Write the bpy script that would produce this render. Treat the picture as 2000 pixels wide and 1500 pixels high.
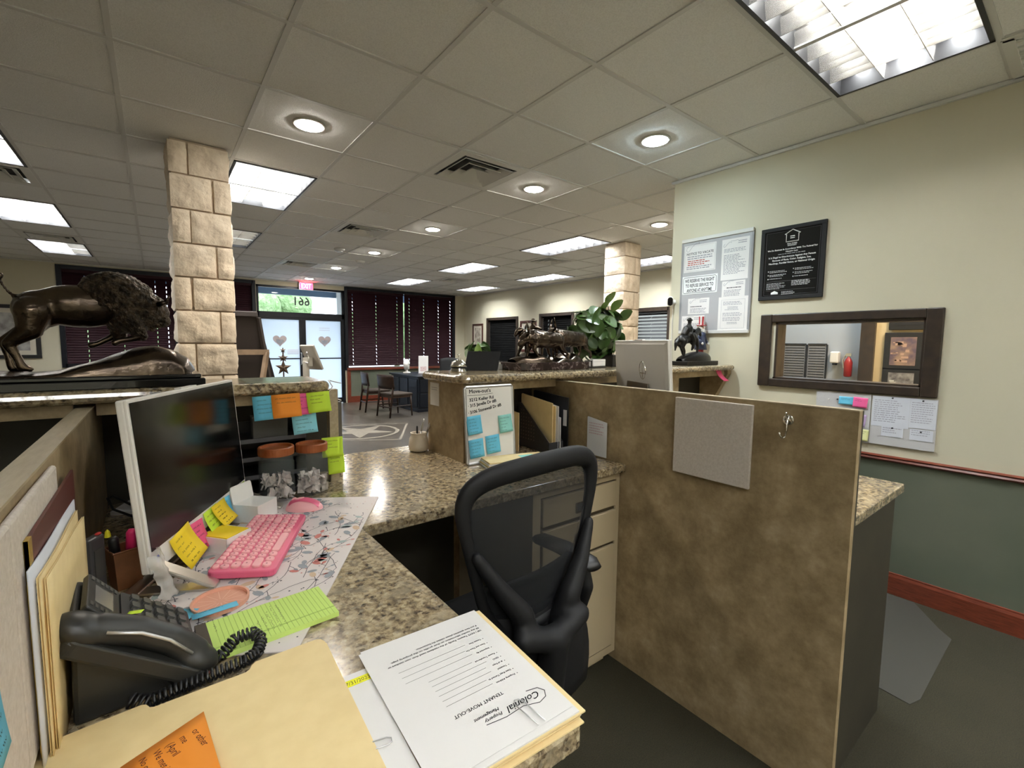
import bpy, bmesh, math, random
from mathutils import noise as mnoise
from mathutils import Vector, Matrix, Euler
PI = math.pi
R = math.radians
scene = bpy.context.scene
for o in list(bpy.data.objects):
    bpy.data.objects.remove(o)
COL = scene.collection
rnd = random.Random(7)

# ---------------------------------------------------------------- camera
cam_d = bpy.data.cameras.new('camera')
cam = bpy.data.objects.new('camera', cam_d)
COL.objects.link(cam)
F_PX, YAW, PITCH, ROLL = 894.1, 0.661274, -0.0874184, 0.0107328
fw = Vector((math.sin(YAW) * math.cos(PITCH), math.cos(YAW) * math.cos(PITCH), math.sin(PITCH)))
r0 = Vector((math.cos(YAW), -math.sin(YAW), 0))
u0 = r0.cross(fw)
rt = math.cos(ROLL) * r0 + math.sin(ROLL) * u0
up = -math.sin(ROLL) * r0 + math.cos(ROLL) * u0
cam.matrix_world = Matrix(((rt.x, up.x, -fw.x, 0), (rt.y, up.y, -fw.y, 0), (rt.z, up.z, -fw.z, 1.475), (0, 0, 0, 1)))
cam_d.sensor_width = 36.0
cam_d.lens = F_PX / 2000 * 36.0
cam_d.clip_start = 0.02
cam_d.clip_end = 200
scene.camera = cam
# ---------------------------------------------------------------- exposure, world
scene.view_settings.view_transform = 'Standard'
scene.view_settings.look = 'None'
scene.view_settings.exposure = 3.05
scene.view_settings.gamma = 1.0
scene.view_settings.use_curve_mapping = False
scene.cycles.use_denoising = True
scene.cycles.max_bounces = 10
scene.cycles.diffuse_bounces = 7
scene.cycles.caustics_reflective = False
scene.cycles.caustics_refractive = False
scene.cycles.sample_clamp_indirect = 4.0
w = bpy.data.worlds.new('world')
scene.world = w
w.use_nodes = True
wn = w.node_tree
wn.nodes.clear()
wo = wn.nodes.new('ShaderNodeOutputWorld')
wb = wn.nodes.new('ShaderNodeBackground')
wb.inputs[0].default_value = (0.78, 0.89, 1.0, 1)
wb.inputs[1].default_value = 0.85
wn.links.new(wb.outputs[0], wo.inputs[0])
PANEL_E = 12.0       # emission of troffer panels
CAN_E = 34.0        # emission of can lens
CAN_W = 11.0        # spot watts of each can

# ---------------------------------------------------------------- materials
MATS = {}
def _nodes(name):
    m = bpy.data.materials.new(name)
    m.use_nodes = True
    nt = m.node_tree
    return m, nt, nt.nodes['Principled BSDF']
def mat(name, col, rough=0.5, metal=0.0, noise=None, bump=None, emit=None, alpha=None, trans=None, coat=0, spec=None, space='Object'):
    """noise=(scale, colour2, detail, lo, hi); bump=(scale, strength)"""
    if name in MATS:
        return MATS[name]
    m, nt, b = _nodes(name)
    b.inputs['Base Color'].default_value = (*col, 1)
    b.inputs['Roughness'].default_value = rough
    b.inputs['Metallic'].default_value = metal
    if spec is not None:
        b.inputs['Specular IOR Level'].default_value = spec
    if coat:
        b.inputs['Coat Weight'].default_value = coat
    tc = nt.nodes.new('ShaderNodeTexCoord')
    if noise:
        n = nt.nodes.new('ShaderNodeTexNoise')
        n.inputs['Scale'].default_value = noise[0]
        n.inputs['Detail'].default_value = noise[2] if len(noise) > 2 else 4
        r = nt.nodes.new('ShaderNodeValToRGB')
        r.color_ramp.elements[0].position = noise[3] if len(noise) > 3 else 0.35
        r.color_ramp.elements[1].position = noise[4] if len(noise) > 4 else 0.65
        r.color_ramp.elements[0].color = (*col, 1)
        r.color_ramp.elements[1].color = (*noise[1], 1)
        nt.links.new(tc.outputs[space], n.inputs['Vector'])
        nt.links.new(n.outputs['Fac'], r.inputs['Fac'])
        nt.links.new(r.outputs['Color'], b.inputs['Base Color'])
    if bump:
        n2 = nt.nodes.new('ShaderNodeTexNoise')
        n2.inputs['Scale'].default_value = bump[0]
        n2.inputs['Detail'].default_value = 5
        bp = nt.nodes.new('ShaderNodeBump')
        bp.inputs['Strength'].default_value = bump[1]
        bp.inputs['Distance'].default_value = bump[2] if len(bump) > 2 else 0.01
        nt.links.new(tc.outputs[space], n2.inputs['Vector'])
        nt.links.new(n2.outputs['Fac'], bp.inputs['Height'])
        nt.links.new(bp.outputs['Normal'], b.inputs['Normal'])
    if emit:
        b.inputs['Emission Color'].default_value = (*emit[0], 1)
        b.inputs['Emission Strength'].default_value = emit[1]
    if alpha is not None:
        b.inputs['Alpha'].default_value = alpha
    if trans:
        b.inputs['Transmission Weight'].default_value = trans
    MATS[name] = m
    return m
def ramp_mat(name, layers, rough=0.4, bump=None, coat=0, space='Object', stretch=None):
    """layers: list of (kind, scale, detail, [(pos,col),...], factor-ramp or None) mixed one over another"""
    if name in MATS:
        return MATS[name]
    m, nt, b = _nodes(name)
    b.inputs['Roughness'].default_value = rough
    if coat:
        b.inputs['Coat Weight'].default_value = coat
    tc = nt.nodes.new('ShaderNodeTexCoord')
    vec = tc.outputs[space]
    if stretch:
        mp = nt.nodes.new('ShaderNodeMapping')
        mp.inputs['Scale'].default_value = stretch
        nt.links.new(vec, mp.inputs['Vector'])
        vec = mp.outputs['Vector']
    prev = None
    for kind, scale, detail, stops, fac in layers:
        if kind == 'noise':
            n = nt.nodes.new('ShaderNodeTexNoise')
            n.inputs['Detail'].default_value = detail
            n.inputs['Roughness'].default_value = 0.65
            out = n.outputs['Fac']
        else:
            n = nt.nodes.new('ShaderNodeTexVoronoi')
            n.feature = 'F1'
            out = n.outputs['Color'] if kind == 'cell' else n.outputs['Distance']
        n.inputs['Scale'].default_value = scale
        nt.links.new(vec, n.inputs['Vector'])
        r = nt.nodes.new('ShaderNodeValToRGB')
        els = r.color_ramp.elements
        while len(els) > 1:
            els.remove(els[-1])
        els[0].position, els[0].color = stops[0][0], (*stops[0][1], 1)
        for p, c in stops[1:]:
            e = els.new(p)
            e.color = (*c, 1)
        if kind == 'cell':
            sx = nt.nodes.new('ShaderNodeSeparateColor')
            nt.links.new(out, sx.inputs[0])
            out = sx.outputs[0]
        nt.links.new(out, r.inputs['Fac'])
        cur = r.outputs['Color']
        if prev is not None:
            mx = nt.nodes.new('ShaderNodeMixRGB')
            if fac is None:
                mx.inputs[0].default_value = 0.5
            elif isinstance(fac, float):
                mx.inputs[0].default_value = fac
            else:
                n3 = nt.nodes.new('ShaderNodeTexNoise')
                n3.inputs['Scale'].default_value = fac[0]
                n3.inputs['Detail'].default_value = 3
                nt.links.new(vec, n3.inputs['Vector'])
                r3 = nt.nodes.new('ShaderNodeValToRGB')
                r3.color_ramp.elements[0].position = fac[1]
                r3.color_ramp.elements[1].position = fac[2]
                nt.links.new(n3.outputs['Fac'], r3.inputs['Fac'])
                nt.links.new(r3.outputs['Color'], mx.inputs[0])
            nt.links.new(prev, mx.inputs[1])
            nt.links.new(cur, mx.inputs[2])
            cur = mx.outputs[0]
        prev = cur
    nt.links.new(prev, b.inputs['Base Color'])
    if bump:
        n2 = nt.nodes.new('ShaderNodeTexNoise')
        n2.inputs['Scale'].default_value = bump[0]
        n2.inputs['Detail'].default_value = 6
        bp = nt.nodes.new('ShaderNodeBump')
        bp.inputs['Strength'].default_value = bump[1]
        bp.inputs['Distance'].default_value = bump[2] if len(bump) > 2 else 0.01
        nt.links.new(vec, n2.inputs['Vector'])
        nt.links.new(n2.outputs['Fac'], bp.inputs['Height'])
        nt.links.new(bp.outputs['Normal'], b.inputs['Normal'])
    MATS[name] = m
    return m
def emis(name, col, s):
    m, nt, b = _nodes(name)
    nt.nodes.remove(b)
    e = nt.nodes.new('ShaderNodeEmission')
    e.inputs[0].default_value = (*col, 1)
    e.inputs[1].default_value = s
    nt.links.new(e.outputs[0], nt.nodes['Material Output'].inputs[0])
    return m
def see_mat(name, col, see, rough=0.1, gloss=0.0):
    """a thin surface with a fraction of clear holes or clear glass"""
    m, nt, b = _nodes(name)
    b.inputs['Base Color'].default_value = (*col, 1)
    b.inputs['Roughness'].default_value = rough
    t = nt.nodes.new('ShaderNodeBsdfTransparent')
    mx = nt.nodes.new('ShaderNodeMixShader')
    mx.inputs[0].default_value = see
    nt.links.new(b.outputs[0], mx.inputs[1])
    nt.links.new(t.outputs[0], mx.inputs[2])
    nt.links.new(mx.outputs[0], nt.nodes['Material Output'].inputs[0])
    return m

M_wall = mat('paint_beige', (0.60, 0.56, 0.425), 0.75, noise=(1.2, (0.57, 0.535, 0.405), 3), bump=(220, 0.12, 0.002))
M_green = mat('paint_green_grey', (0.105, 0.120, 0.085), 0.6, noise=(2.2, (0.135, 0.145, 0.105), 4), bump=(200, 0.12, 0.002))
M_redwood = ramp_mat('red_wood', [('noise', 5, 5, [(0.3, (0.10, 0.022, 0.012)), (0.7, (0.23, 0.055, 0.028))], None)], 0.3, stretch=(3, 3, 26), coat=0.3)
M_tile = mat('ceiling_tile', (0.84, 0.845, 0.83), 0.9, noise=(160, (0.74, 0.745, 0.73), 4, 0.4, 0.7), bump=(190, 0.35, 0.004))
M_tbar = mat('ceiling_bar', (0.64, 0.64, 0.62), 0.5)
M_granite = ramp_mat('granite', [
    ('cell', 120, 0, [(0.0, (0.03, 0.022, 0.016)), (0.2, (0.12, 0.085, 0.05)), (0.42, (0.33, 0.25, 0.14)), (0.7, (0.50, 0.405, 0.26)), (1.0, (0.62, 0.54, 0.39))], None),
    ('noise', 60, 6, [(0.38, (0.03, 0.024, 0.02)), (0.47, (0.20, 0.145, 0.085)), (0.56, (0.44, 0.345, 0.20)), (0.7, (0.58, 0.50, 0.35))], 0.62),
    ('noise', 22, 5, [(0.3, (0.10, 0.085, 0.07)), (0.7, (0.42, 0.34, 0.22))], (14, 0.50, 0.72)),
], 0.16, coat=0.35)
M_lam = ramp_mat('laminate_brown', [
    ('noise', 9, 8, [(0.30, (0.18, 0.122, 0.058)), (0.45, (0.29, 0.212, 0.112)), (0.56, (0.40, 0.30, 0.168)), (0.72, (0.55, 0.44, 0.28))], None),
    ('noise', 45, 6, [(0.35, (0.22, 0.16, 0.085)), (0.65, (0.37, 0.285, 0.165))], 0.28),
], 0.45)
M_lamedge = ramp_mat('laminate_tan', [('noise', 8, 6, [(0.3, (0.36, 0.29, 0.18)), (0.7, (0.50, 0.42, 0.29))], None)], 0.4, stretch=(10, 1.5, 10))
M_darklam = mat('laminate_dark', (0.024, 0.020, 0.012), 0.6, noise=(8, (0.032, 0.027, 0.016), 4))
M_carpet = ramp_mat('carpet_green', [
    ('noise', 260, 4, [(0.3, (0.016, 0.014, 0.006)), (0.7, (0.088, 0.078, 0.040))], None),
    ('noise', 3, 4, [(0.3, (0.034, 0.032, 0.016)), (0.7, (0.058, 0.048, 0.026))], 0.45)], 0.95, bump=(420, 1.0, 0.01))
M_conc = ramp_mat('lobby_concrete', [
    ('noise', 2.2, 6, [(0.3, (0.035, 0.031, 0.026)), (0.5, (0.068, 0.058, 0.047)), (0.7, (0.105, 0.086, 0.066))], None),
    ('noise', 14, 6, [(0.35, (0.04, 0.036, 0.031)), (0.65, (0.095, 0.082, 0.066))], 0.4)], 0.28, bump=(9, 0.08))
M_stone = ramp_mat('stone_cream', [
    ('noise', 7, 8, [(0.25, (0.58, 0.46, 0.35)), (0.5, (0.74, 0.63, 0.50)), (0.75, (0.80, 0.72, 0.60))], None),
    ('noise', 30, 6, [(0.3, (0.56, 0.46, 0.34)), (0.7, (0.78, 0.69, 0.56))], 0.35)], 0.9, bump=(38, 0.55, 0.012))
M_mortar = mat('mortar', (0.46, 0.37, 0.28), 0.95)
M_black = mat('black_plastic', (0.012, 0.012, 0.013), 0.45)
M_chair = mat('chair_black', (0.009, 0.009, 0.010), 0.6, spec=0.3)
M_blackmat = mat('black_matte', (0.010, 0.010, 0.011), 0.8)
M_blackgl = mat('black_gloss', (0.006, 0.006, 0.007), 0.12, coat=0.4)
M_screen = mat('screen_glass', (0.004, 0.004, 0.004), 0.16, spec=0.5)
M_white = mat('white_plastic', (0.80, 0.775, 0.735), 0.4)
M_whiteb = mat('white_board_face', (0.78, 0.76, 0.72), 0.22)
M_paper = mat('paper_white', (0.74, 0.72, 0.70), 0.8)
M_paperb = mat('paper_bluish', (0.66, 0.68, 0.74), 0.8)
M_manila = mat('manila', (0.80, 0.63, 0.33), 0.75, noise=(30, (0.76, 0.59, 0.30), 3))
M_cork = mat('felt_board', (0.56, 0.50, 0.44), 0.95, noise=(150, (0.66, 0.60, 0.54), 5, 0.3, 0.7), bump=(240, 0.3, 0.003))
M_ink = mat('ink', (0.03, 0.03, 0.035), 0.8)
M_inkgrey = mat('ink_grey', (0.28, 0.28, 0.32), 0.8)
M_inkred = mat('ink_red', (0.45, 0.09, 0.07), 0.8)
M_inkblue = mat('ink_blue', (0.03, 0.06, 0.25), 0.8)
M_inkwhite = mat('ink_white', (0.75, 0.75, 0.73), 0.8)
M_silver = mat('silver_metal', (0.62, 0.58, 0.52), 0.3, 1.0)
M_chrome = mat('chrome', (0.8, 0.78, 0.74), 0.12, 1.0)
M_alu = mat('aluminium', (0.55, 0.55, 0.55), 0.4, 0.8)
M_bronze = mat('bronze_dark', (0.13, 0.098, 0.072), 0.24, 0.95, noise=(14, (0.05, 0.038, 0.03), 5), bump=(45, 0.35, 0.006))
M_bronzefur = mat('bronze_fur', (0.12, 0.088, 0.06), 0.34, 0.9, noise=(60, (0.025, 0.02, 0.015), 5), bump=(90, 1.0, 0.02))
M_bronzeblk = mat('bronze_black', (0.018, 0.017, 0.016), 0.38, 0.5, bump=(50, 0.3, 0.004))
M_marble = ramp_mat('marble_dark', [('noise', 9, 9, [(0.42, (0.025, 0.016, 0.014)), (0.495, (0.05, 0.03, 0.028)), (0.505, (0.30, 0.24, 0.22)), (0.515, (0.045, 0.028, 0.025)), (0.7, (0.03, 0.018, 0.016))], None)], 0.12)
M_darkwood = mat('dark_wood_frame', (0.028, 0.020, 0.015), 0.4, noise=(20, (0.045, 0.03, 0.02), 4))
M_burg = mat('blind_burgundy', (0.030, 0.008, 0.013), 0.6, spec=0.2)
M_blkblind = mat('blind_black', (0.004, 0.004, 0.004), 0.8, spec=0.08)
M_greyblind = mat('blind_dark_grey', (0.04, 0.04, 0.04), 0.5)
M_navy = mat('navy_paint', (0.006, 0.008, 0.013), 0.4, spec=0.25)
M_chairwood = mat('chair_wood', (0.030, 0.017, 0.011), 0.4, noise=(12, (0.018, 0.010, 0.007), 4), spec=0.2)
M_seatpad = mat('seat_brown', (0.04, 0.029, 0.022), 0.6, spec=0.2)
M_cab = mat('cabinet_cream', (0.56, 0.46, 0.30), 0.5)
M_framemetal = mat('door_frame_dark', (0.012, 0.014, 0.02), 0.35, 0.4)
M_beigeplast = mat('kiosk_beige', (0.42, 0.39, 0.33), 0.5)
M_woodtan = mat('easel_wood', (0.26, 0.17, 0.10), 0.55, noise=(14, (0.20, 0.13, 0.075), 4))
M_easelbrd = mat('easel_board', (0.035, 0.024, 0.018), 0.7)
M_lid = ramp_mat('lid_wood', [('noise', 12, 5, [(0.3, (0.23, 0.055, 0.014)), (0.7, (0.36, 0.11, 0.03))], None)], 0.4, stretch=(1, 5, 1))
M_leafa = mat('leaf_green', (0.045, 0.10, 0.022), 0.38, noise=(9, (0.075, 0.145, 0.035), 3))
M_leafb = mat('leaf_light', (0.16, 0.27, 0.05), 0.4, noise=(9, (0.11, 0.20, 0.04), 3))
M_leafd = mat('leaf_dark', (0.022, 0.05, 0.014), 0.38)
M_stem = mat('stem_brown', (0.07, 0.06, 0.025), 0.7)
M_pink = mat('pink_shell', (0.72, 0.12, 0.22), 0.4)
M_pinkkey = mat('pink_key', (0.86, 0.42, 0.44), 0.45)
M_coral = mat('coral_silicone', (0.72, 0.36, 0.25), 0.6)
NOTE = {k: mat('note_' + k, c, 0.75) for k, c in dict(
    yellow=(0.87, 0.62, 0.015), lime=(0.56, 0.78, 0.045), blue=(0.13, 0.50, 0.70), pink=(0.83, 0.10, 0.24), orange=(0.87, 0.29, 0.025),
    aqua=(0.27, 0.62, 0.56), green=(0.55, 0.74, 0.18), hotpink=(0.86, 0.12, 0.33), paleyellow=(0.74, 0.74, 0.36), lilac=(0.60, 0.45, 0.72), lightblue=(0.25, 0.62, 0.72), salmon=(0.82, 0.30, 0.29)).items()}
M_glass = see_mat('clear_glass', (0.25, 0.28, 0.27), 0.90, 0.05)
M_pane = see_mat('window_glass', (0.05, 0.055, 0.06), 0.86, 0.03)
M_mesh = see_mat('mesh_fabric', (0.006, 0.007, 0.009), 0.16, 0.7)
M_plastsheet = see_mat('clear_film', (0.70, 0.67, 0.62), 0.45, 0.2)

# ---------------------------------------------------------------- geometry accumulator
class G:
    def __init__(s, M=None):
        s.v, s.f = [], []
        s.M = M or Matrix.Identity(4)
    def add(s, vs, fs, M=None):
        n = len(s.v)
        T = s.M @ M if M is not None else s.M
        s.v += [T @ Vector(p) for p in vs]
        s.f += [tuple(i + n for i in f) for f in fs]
        return s
    def bx(s, x0, x1, y0, y1, z0, z1, M=None):
        return s.add([(x0, y0, z0), (x1, y0, z0), (x1, y1, z0), (x0, y1, z0), (x0, y0, z1), (x1, y0, z1), (x1, y1, z1), (x0, y1, z1)],
                     [(0, 3, 2, 1), (4, 5, 6, 7), (0, 1, 5, 4), (1, 2, 6, 5), (2, 3, 7, 6), (3, 0, 4, 7)], M)
    def prism(s, poly, z0, z1, M=None):
        n = len(poly)
        a = sum(poly[i][0] * poly[(i + 1) % n][1] - poly[(i + 1) % n][0] * poly[i][1] for i in range(n))
        if a < 0:
            poly = poly[::-1]
        vs = [(x, y, z0) for x, y in poly] + [(x, y, z1) for x, y in poly]
        fs = [tuple(range(n))[::-1], tuple(range(n, 2 * n))] + [(i, (i + 1) % n, n + (i + 1) % n, n + i) for i in range(n)]
        return s.add(vs, fs, M)
    def lathe(s, prof, n=20, M=None, cap=True):
        vs, fs = [], []
        for r, z in prof:
            vs += [(r * math.cos(2 * PI * k / n), r * math.sin(2 * PI * k / n), z) for k in range(n)]
        for j in range(len(prof) - 1):
            fs += [(j * n + k, j * n + (k + 1) % n, (j + 1) * n + (k + 1) % n, (j + 1) * n + k) for k in range(n)]
        if cap:
            fs.append(tuple(range(n))[::-1])
            fs.append(tuple((len(prof) - 1) * n + k for k in range(n)))
        return s.add(vs, fs, M)
    def tube(s, pts, r, n=8, M=None, closed=False, flat=None, upv=(0, 0, 1)):
        pts = [Vector(p) for p in pts]
        m = len(pts)
        rs = r if isinstance(r, (list, tuple)) else [r] * m
        vs, fs = [], []
        for i, p in enumerate(pts):
            if closed:
                t = pts[(i + 1) % m] - pts[i - 1]
            else:
                t = pts[min(i + 1, m - 1)] - pts[max(i - 1, 0)]
            t = t.normalized() if t.length > 1e-9 else Vector((0, 0, 1))
            u = Vector(upv)
            if abs(t.dot(u)) > 0.95:
                u = Vector((1, 0, 0)) if abs(t.x) < 0.9 else Vector((0, 1, 0))
            a = t.cross(u).normalized()
            b = a.cross(t)
            fl = flat or 1.0
            vs += [p + a * rs[i] * math.cos(2 * PI * k / n) + b * rs[i] * fl * math.sin(2 * PI * k / n) for k in range(n)]
        for i in range(m if closed else m - 1):
            j = (i + 1) % m
            fs += [(i * n + k, i * n + (k + 1) % n, j * n + (k + 1) % n, j * n + k) for k in range(n)]
        if not closed:
            fs += [tuple(range(n))[::-1], tuple((m - 1) * n + k for k in range(n))]
        return s.add(vs, fs, M)
    def ell(s, c, r, M=None, n=12, h=8, rot=None):
        T = Matrix.Translation(Vector(c))
        if rot:
            T = T @ Euler(rot).to_matrix().to_4x4()
        vs, fs = [(0, 0, -r[2])], []
        for j in range(1, h):
            a = -PI / 2 + PI * j / h
            vs += [(r[0] * math.cos(a) * math.cos(2 * PI * k / n), r[1] * math.cos(a) * math.sin(2 * PI * k / n), r[2] * math.sin(a)) for k in range(n)]
        vs.append((0, 0, r[2]))
        for k in range(n):
            fs.append((0, 1 + (k + 1) % n, 1 + k))
            fs.append((len(vs) - 1, 1 + (h - 2) * n + k, 1 + (h - 2) * n + (k + 1) % n))
        for j in range(h - 2):
            fs += [(1 + j * n + k, 1 + j * n + (k + 1) % n, 1 + (j + 1) * n + (k + 1) % n, 1 + (j + 1) * n + k) for k in range(n)]
        return s.add(vs, fs, (M @ T) if M is not None else T)
    def cap(s, p0, p1, r0, r1, n=10, M=None):
        """a limb: tapered capsule"""
        p0, p1 = Vector(p0), Vector(p1)
        s.tube([p0, p1], [r0, r1], n, M)
        s.ell(p0, (r0,) * 3, M, n, 6)
        return s.ell(p1, (r1,) * 3, M, n, 6)
    def limb(s, pts, rs, n=10, M=None):
        for i in range(len(pts) - 1):
            s.cap(pts[i], pts[i + 1], rs[i], rs[i + 1], n, M)
        return s
    def sheet(s, fn, nu, nv, M=None, th=0.0):
        """fn(u,v)->point, u,v in 0..1"""
        vs = [fn(i / nu, j / nv) for j in range(nv + 1) for i in range(nu + 1)]
        W = nu + 1
        fs = [(j * W + i, j * W + i + 1, (j + 1) * W + i + 1, (j + 1) * W + i) for j in range(nv) for i in range(nu)]
        return s.add(vs, fs, M)
    def strip(s, pts, wd, nrm=(0, 0, 1), M=None):
        """flat ribbon along pts"""
        pts = [Vector(p) for p in pts]
        nv = Vector(nrm)
        vs, fs = [], []
        for i, p in enumerate(pts):
            t = (pts[min(i + 1, len(pts) - 1)] - pts[max(i - 1, 0)])
            a = nv.cross(t)
            a = a.normalized() * wd / 2 if a.length > 1e-9 else Vector((wd / 2, 0, 0))
            vs += [p - a, p + a]
        fs = [(2 * i, 2 * i + 2, 2 * i + 3, 2 * i + 1) for i in range(len(pts) - 1)]
        return s.add(vs, fs, M)

def tag(o, label=None, cat=None, group=None, kind=None):
    if label: o['label'] = label
    if cat: o['category'] = cat
    if group: o['group'] = group
    if kind: o['kind'] = kind
    return o
def mk(name, g, m, parent=None, smooth=False, bev=0.0, bseg=2, solid=0.0, sub=0, remesh=0.0, label=None, kind=None):
    me = bpy.data.meshes.new(name)
    me.from_pydata([tuple(v) for v in g.v], [], g.f)
    me.update()
    o = bpy.data.objects.new(name, me)
    COL.objects.link(o)
    for mm in (m if isinstance(m, (list, tuple)) else [m]):
        me.materials.append(mm)
    if remesh:
        r = o.modifiers.new('remesh', 'REMESH')
        r.mode = 'VOXEL'
        r.voxel_size = remesh
        r.use_smooth_shade = True
        sm = o.modifiers.new('smooth', 'SMOOTH')
        sm.iterations = 4
        sm.factor = 0.5
    if solid:
        k = o.modifiers.new('solid', 'SOLIDIFY')
        k.thickness = solid
        k.offset = 0
    if bev:
        b = o.modifiers.new('bevel', 'BEVEL')
        b.width = bev
        b.segments = bseg
        b.limit_method = 'ANGLE'
        b.angle_limit = R(40)
    if sub:
        k = o.modifiers.new('sub', 'SUBSURF')
        k.levels = k.render_levels = sub
    if smooth or sub:
        me.polygons.foreach_set('use_smooth', [True] * len(me.polygons))
    if parent is not None:
        o.parent = parent
    if label: o['label'] = label
    if kind: o['kind'] = kind
    return o
def thing(name, label, cat, loc=(0, 0, 0), rz=0.0, group=None, rot=None):
    o = bpy.data.objects.new(name, None)
    o.empty_display_size = 0.05
    COL.objects.link(o)
    o.location = loc
    o.rotation_euler = rot if rot else (0, 0, rz)
    return tag(o, label, cat, group)
def struct(name, g, m, **k):
    o = mk(name, g, m, **k)
    o['kind'] = 'structure'
    return o
def dup(root, loc=None, rz=None, label=None):
    r = root.copy()
    COL.objects.link(r)
    if loc is not None: r.location = loc
    if rz is not None: r.rotation_euler = (0, 0, rz)
    if label: r['label'] = label
    def rec(src, dst):
        for ch in list(src.children):
            c = ch.copy()
            COL.objects.link(c)
            c.parent = dst
            rec(ch, c)
    rec(root, r)
    return r
_txt = {}
def text_g(body, size, M, width=None, align='LEFT', shear=0.0, spacing=1.0, bold=0.0):
    """a G holding flat lettering: local x right, y up, z towards the reader"""
    cu = bpy.data.curves.new('t', 'FONT')
    cu.body = body
    cu.size = size
    cu.align_x = align
    cu.shear = shear
    cu.space_character = spacing
    cu.offset = bold
    cu.resolution_u = 2
    ob = bpy.data.objects.new('t', cu)
    COL.objects.link(ob)
    dg = bpy.context.evaluated_depsgraph_get()
    me = bpy.data.meshes.new_from_object(ob.evaluated_get(dg))
    g = G()
    vs = [v.co.copy() for v in me.vertices]
    if width and vs:
        x0, x1 = min(v.x for v in vs), max(v.x for v in vs)
        k = width / max(x1 - x0, 1e-6)
        vs = [Vector((v.x * k, v.y, 0)) for v in vs]
    g.add(vs, [tuple(p.vertices) for p in me.polygons], M)
    bpy.data.objects.remove(ob)
    bpy.data.curves.remove(cu)
    bpy.data.meshes.remove(me)
    return g
def join(*gs):
    a = G()
    for g in gs:
        a.add([tuple(v) for v in g.v], g.f)
    return a
def frame_M(o, xv, yv):
    x, y = Vector(xv).normalized(), Vector(yv).normalized()
    z = x.cross(y)
    return Matrix(((x.x, y.x, z.x, o[0]), (x.y, y.y, z.y, o[1]), (x.z, y.z, z.z, o[2]), (0, 0, 0, 1)))
def lines_g(M, x0, x1, y0, n, dy, h, rag=0.15, seed=1, gap=True):
    """rows of fine print too small to read: dashes of word length"""
    r = random.Random(seed)
    g = G()
    for k in range(n):
        y = y0 - k * dy
        x, xe = x0, x1 - r.random() * rag * (x1 - x0)
        while x < xe:
            wl = min((0.025 + r.random() * 0.05) * (x1 - x0) * 2, xe - x)
            g.add([(x, y, 0), (x + wl, y, 0), (x + wl, y + h, 0), (x, y + h, 0)], [(0, 1, 2, 3)], M)
            x += wl + 0.012 * (x1 - x0) * 2
    return g
def scrib(w, h, rows, seed, fn, x0=0.12, x1=0.85, y0=0.82, dy=0.17, th=0.0011, amp=0.022):
    """handwriting too blurred to read: wavy pen lines on a note of w x h whose surface is fn(u,v)"""
    r = random.Random(seed)
    g = G()
    for k in range(rows):
        v = y0 - k * dy
        xe = x0 + (x1 - x0) * (0.45 + 0.55 * r.random())
        u = x0 + r.random() * 0.08
        while u < xe:
            ue = min(u + 0.08 + 0.16 * r.random(), xe)
            n = max(4, int((ue - u) / 0.022))
            pts = []
            for i in range(n + 1):
                uu = u + (ue - u) * i / n
                p = Vector(fn(uu, v + (amp if i % 2 else -amp) * (0.6 + 0.8 * r.random())))
                pts.append(p + Vector((0, 0, 0.0006)))
            g.strip(pts, th)
            u = ue + 0.05
    return g
def note(label, colour, M, w=0.076, h=0.076, curl=0.012, rows=4, seed=1, flip=False, group=None, ink=None, bend=1.6, skew=0.0, name='sticky_note', cat='note'):
    """a sticky note: M places its top-left corner frame (x right, y up, z out); the free lower edge curls out"""
    def fn(u, v):
        d = (1 - v)
        return (u * w + skew * d * w, -d * h * (1 - 0.15 * curl / 0.012 * d * 0.2), 0.0012 + curl * d ** bend)
    g = G().sheet(fn, 3, 6)
    o = mk(name, g, NOTE[colour], smooth=True, solid=0.0004)
    o.matrix_world = M
    tag(o, label, cat, group)
    if rows:
        gg = scrib(w, h, rows, seed, (lambda u, v: fn(1 - u, 1 - v)) if flip else fn)
        mk('handwriting', gg, ink or M_ink, o)
    return o
# ================================================================ room shell
CEIL, T = 2.811, 0.61
def gx(i): return (i + 1.837) * T
def gy(j): return (j + 3.613) * T
XW, XS, YF = 3.435, 7.0, 11.25        # right wall, side wall, front wall
XL, YN = -4.4, -2.4
fl = struct('floor', G().bx(XL - .15, XS + .15, YN - .15, YF + .15, -0.12, 0.0), M_conc)
mk('carpet', G().bx(XL, XW, YN, 1.95, 0.0005, 0.004), M_carpet, fl)
# pale star set into the lobby floor inside a ring and a square border
ML = mat('floor_inlay', (0.26, 0.235, 0.19), 0.35, noise=(20, (0.20, 0.18, 0.145), 4))
cx, cy = 2.62, 7.45
g = G()
c4 = [(cx + 1.0 * math.cos(a), cy + 1.0 * math.sin(a)) for a in (R(16), R(106), R(196), R(286))]
for k in range(4):
    a, b = Vector((*c4[k], 0.002)), Vector((*c4[(k + 1) % 4], 0.002))
    g.strip([a, b], 0.035)
g.tube([(cx + .60 * math.cos(2 * PI * k / 40), cy + .60 * math.sin(2 * PI * k / 40), 0.001) for k in range(40)], 0.03, 6, closed=True, flat=0.05)
st = [((.56 if k % 2 == 0 else .22) * math.cos(PI / 5 * k + 1.85), (.56 if k % 2 == 0 else .22) * math.sin(PI / 5 * k + 1.85)) for k in range(10)]
g.prism([(cx + x, cy + y) for x, y in st], 0.0005, 0.003)
mk('star_inlay', g, ML, fl)
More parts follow.
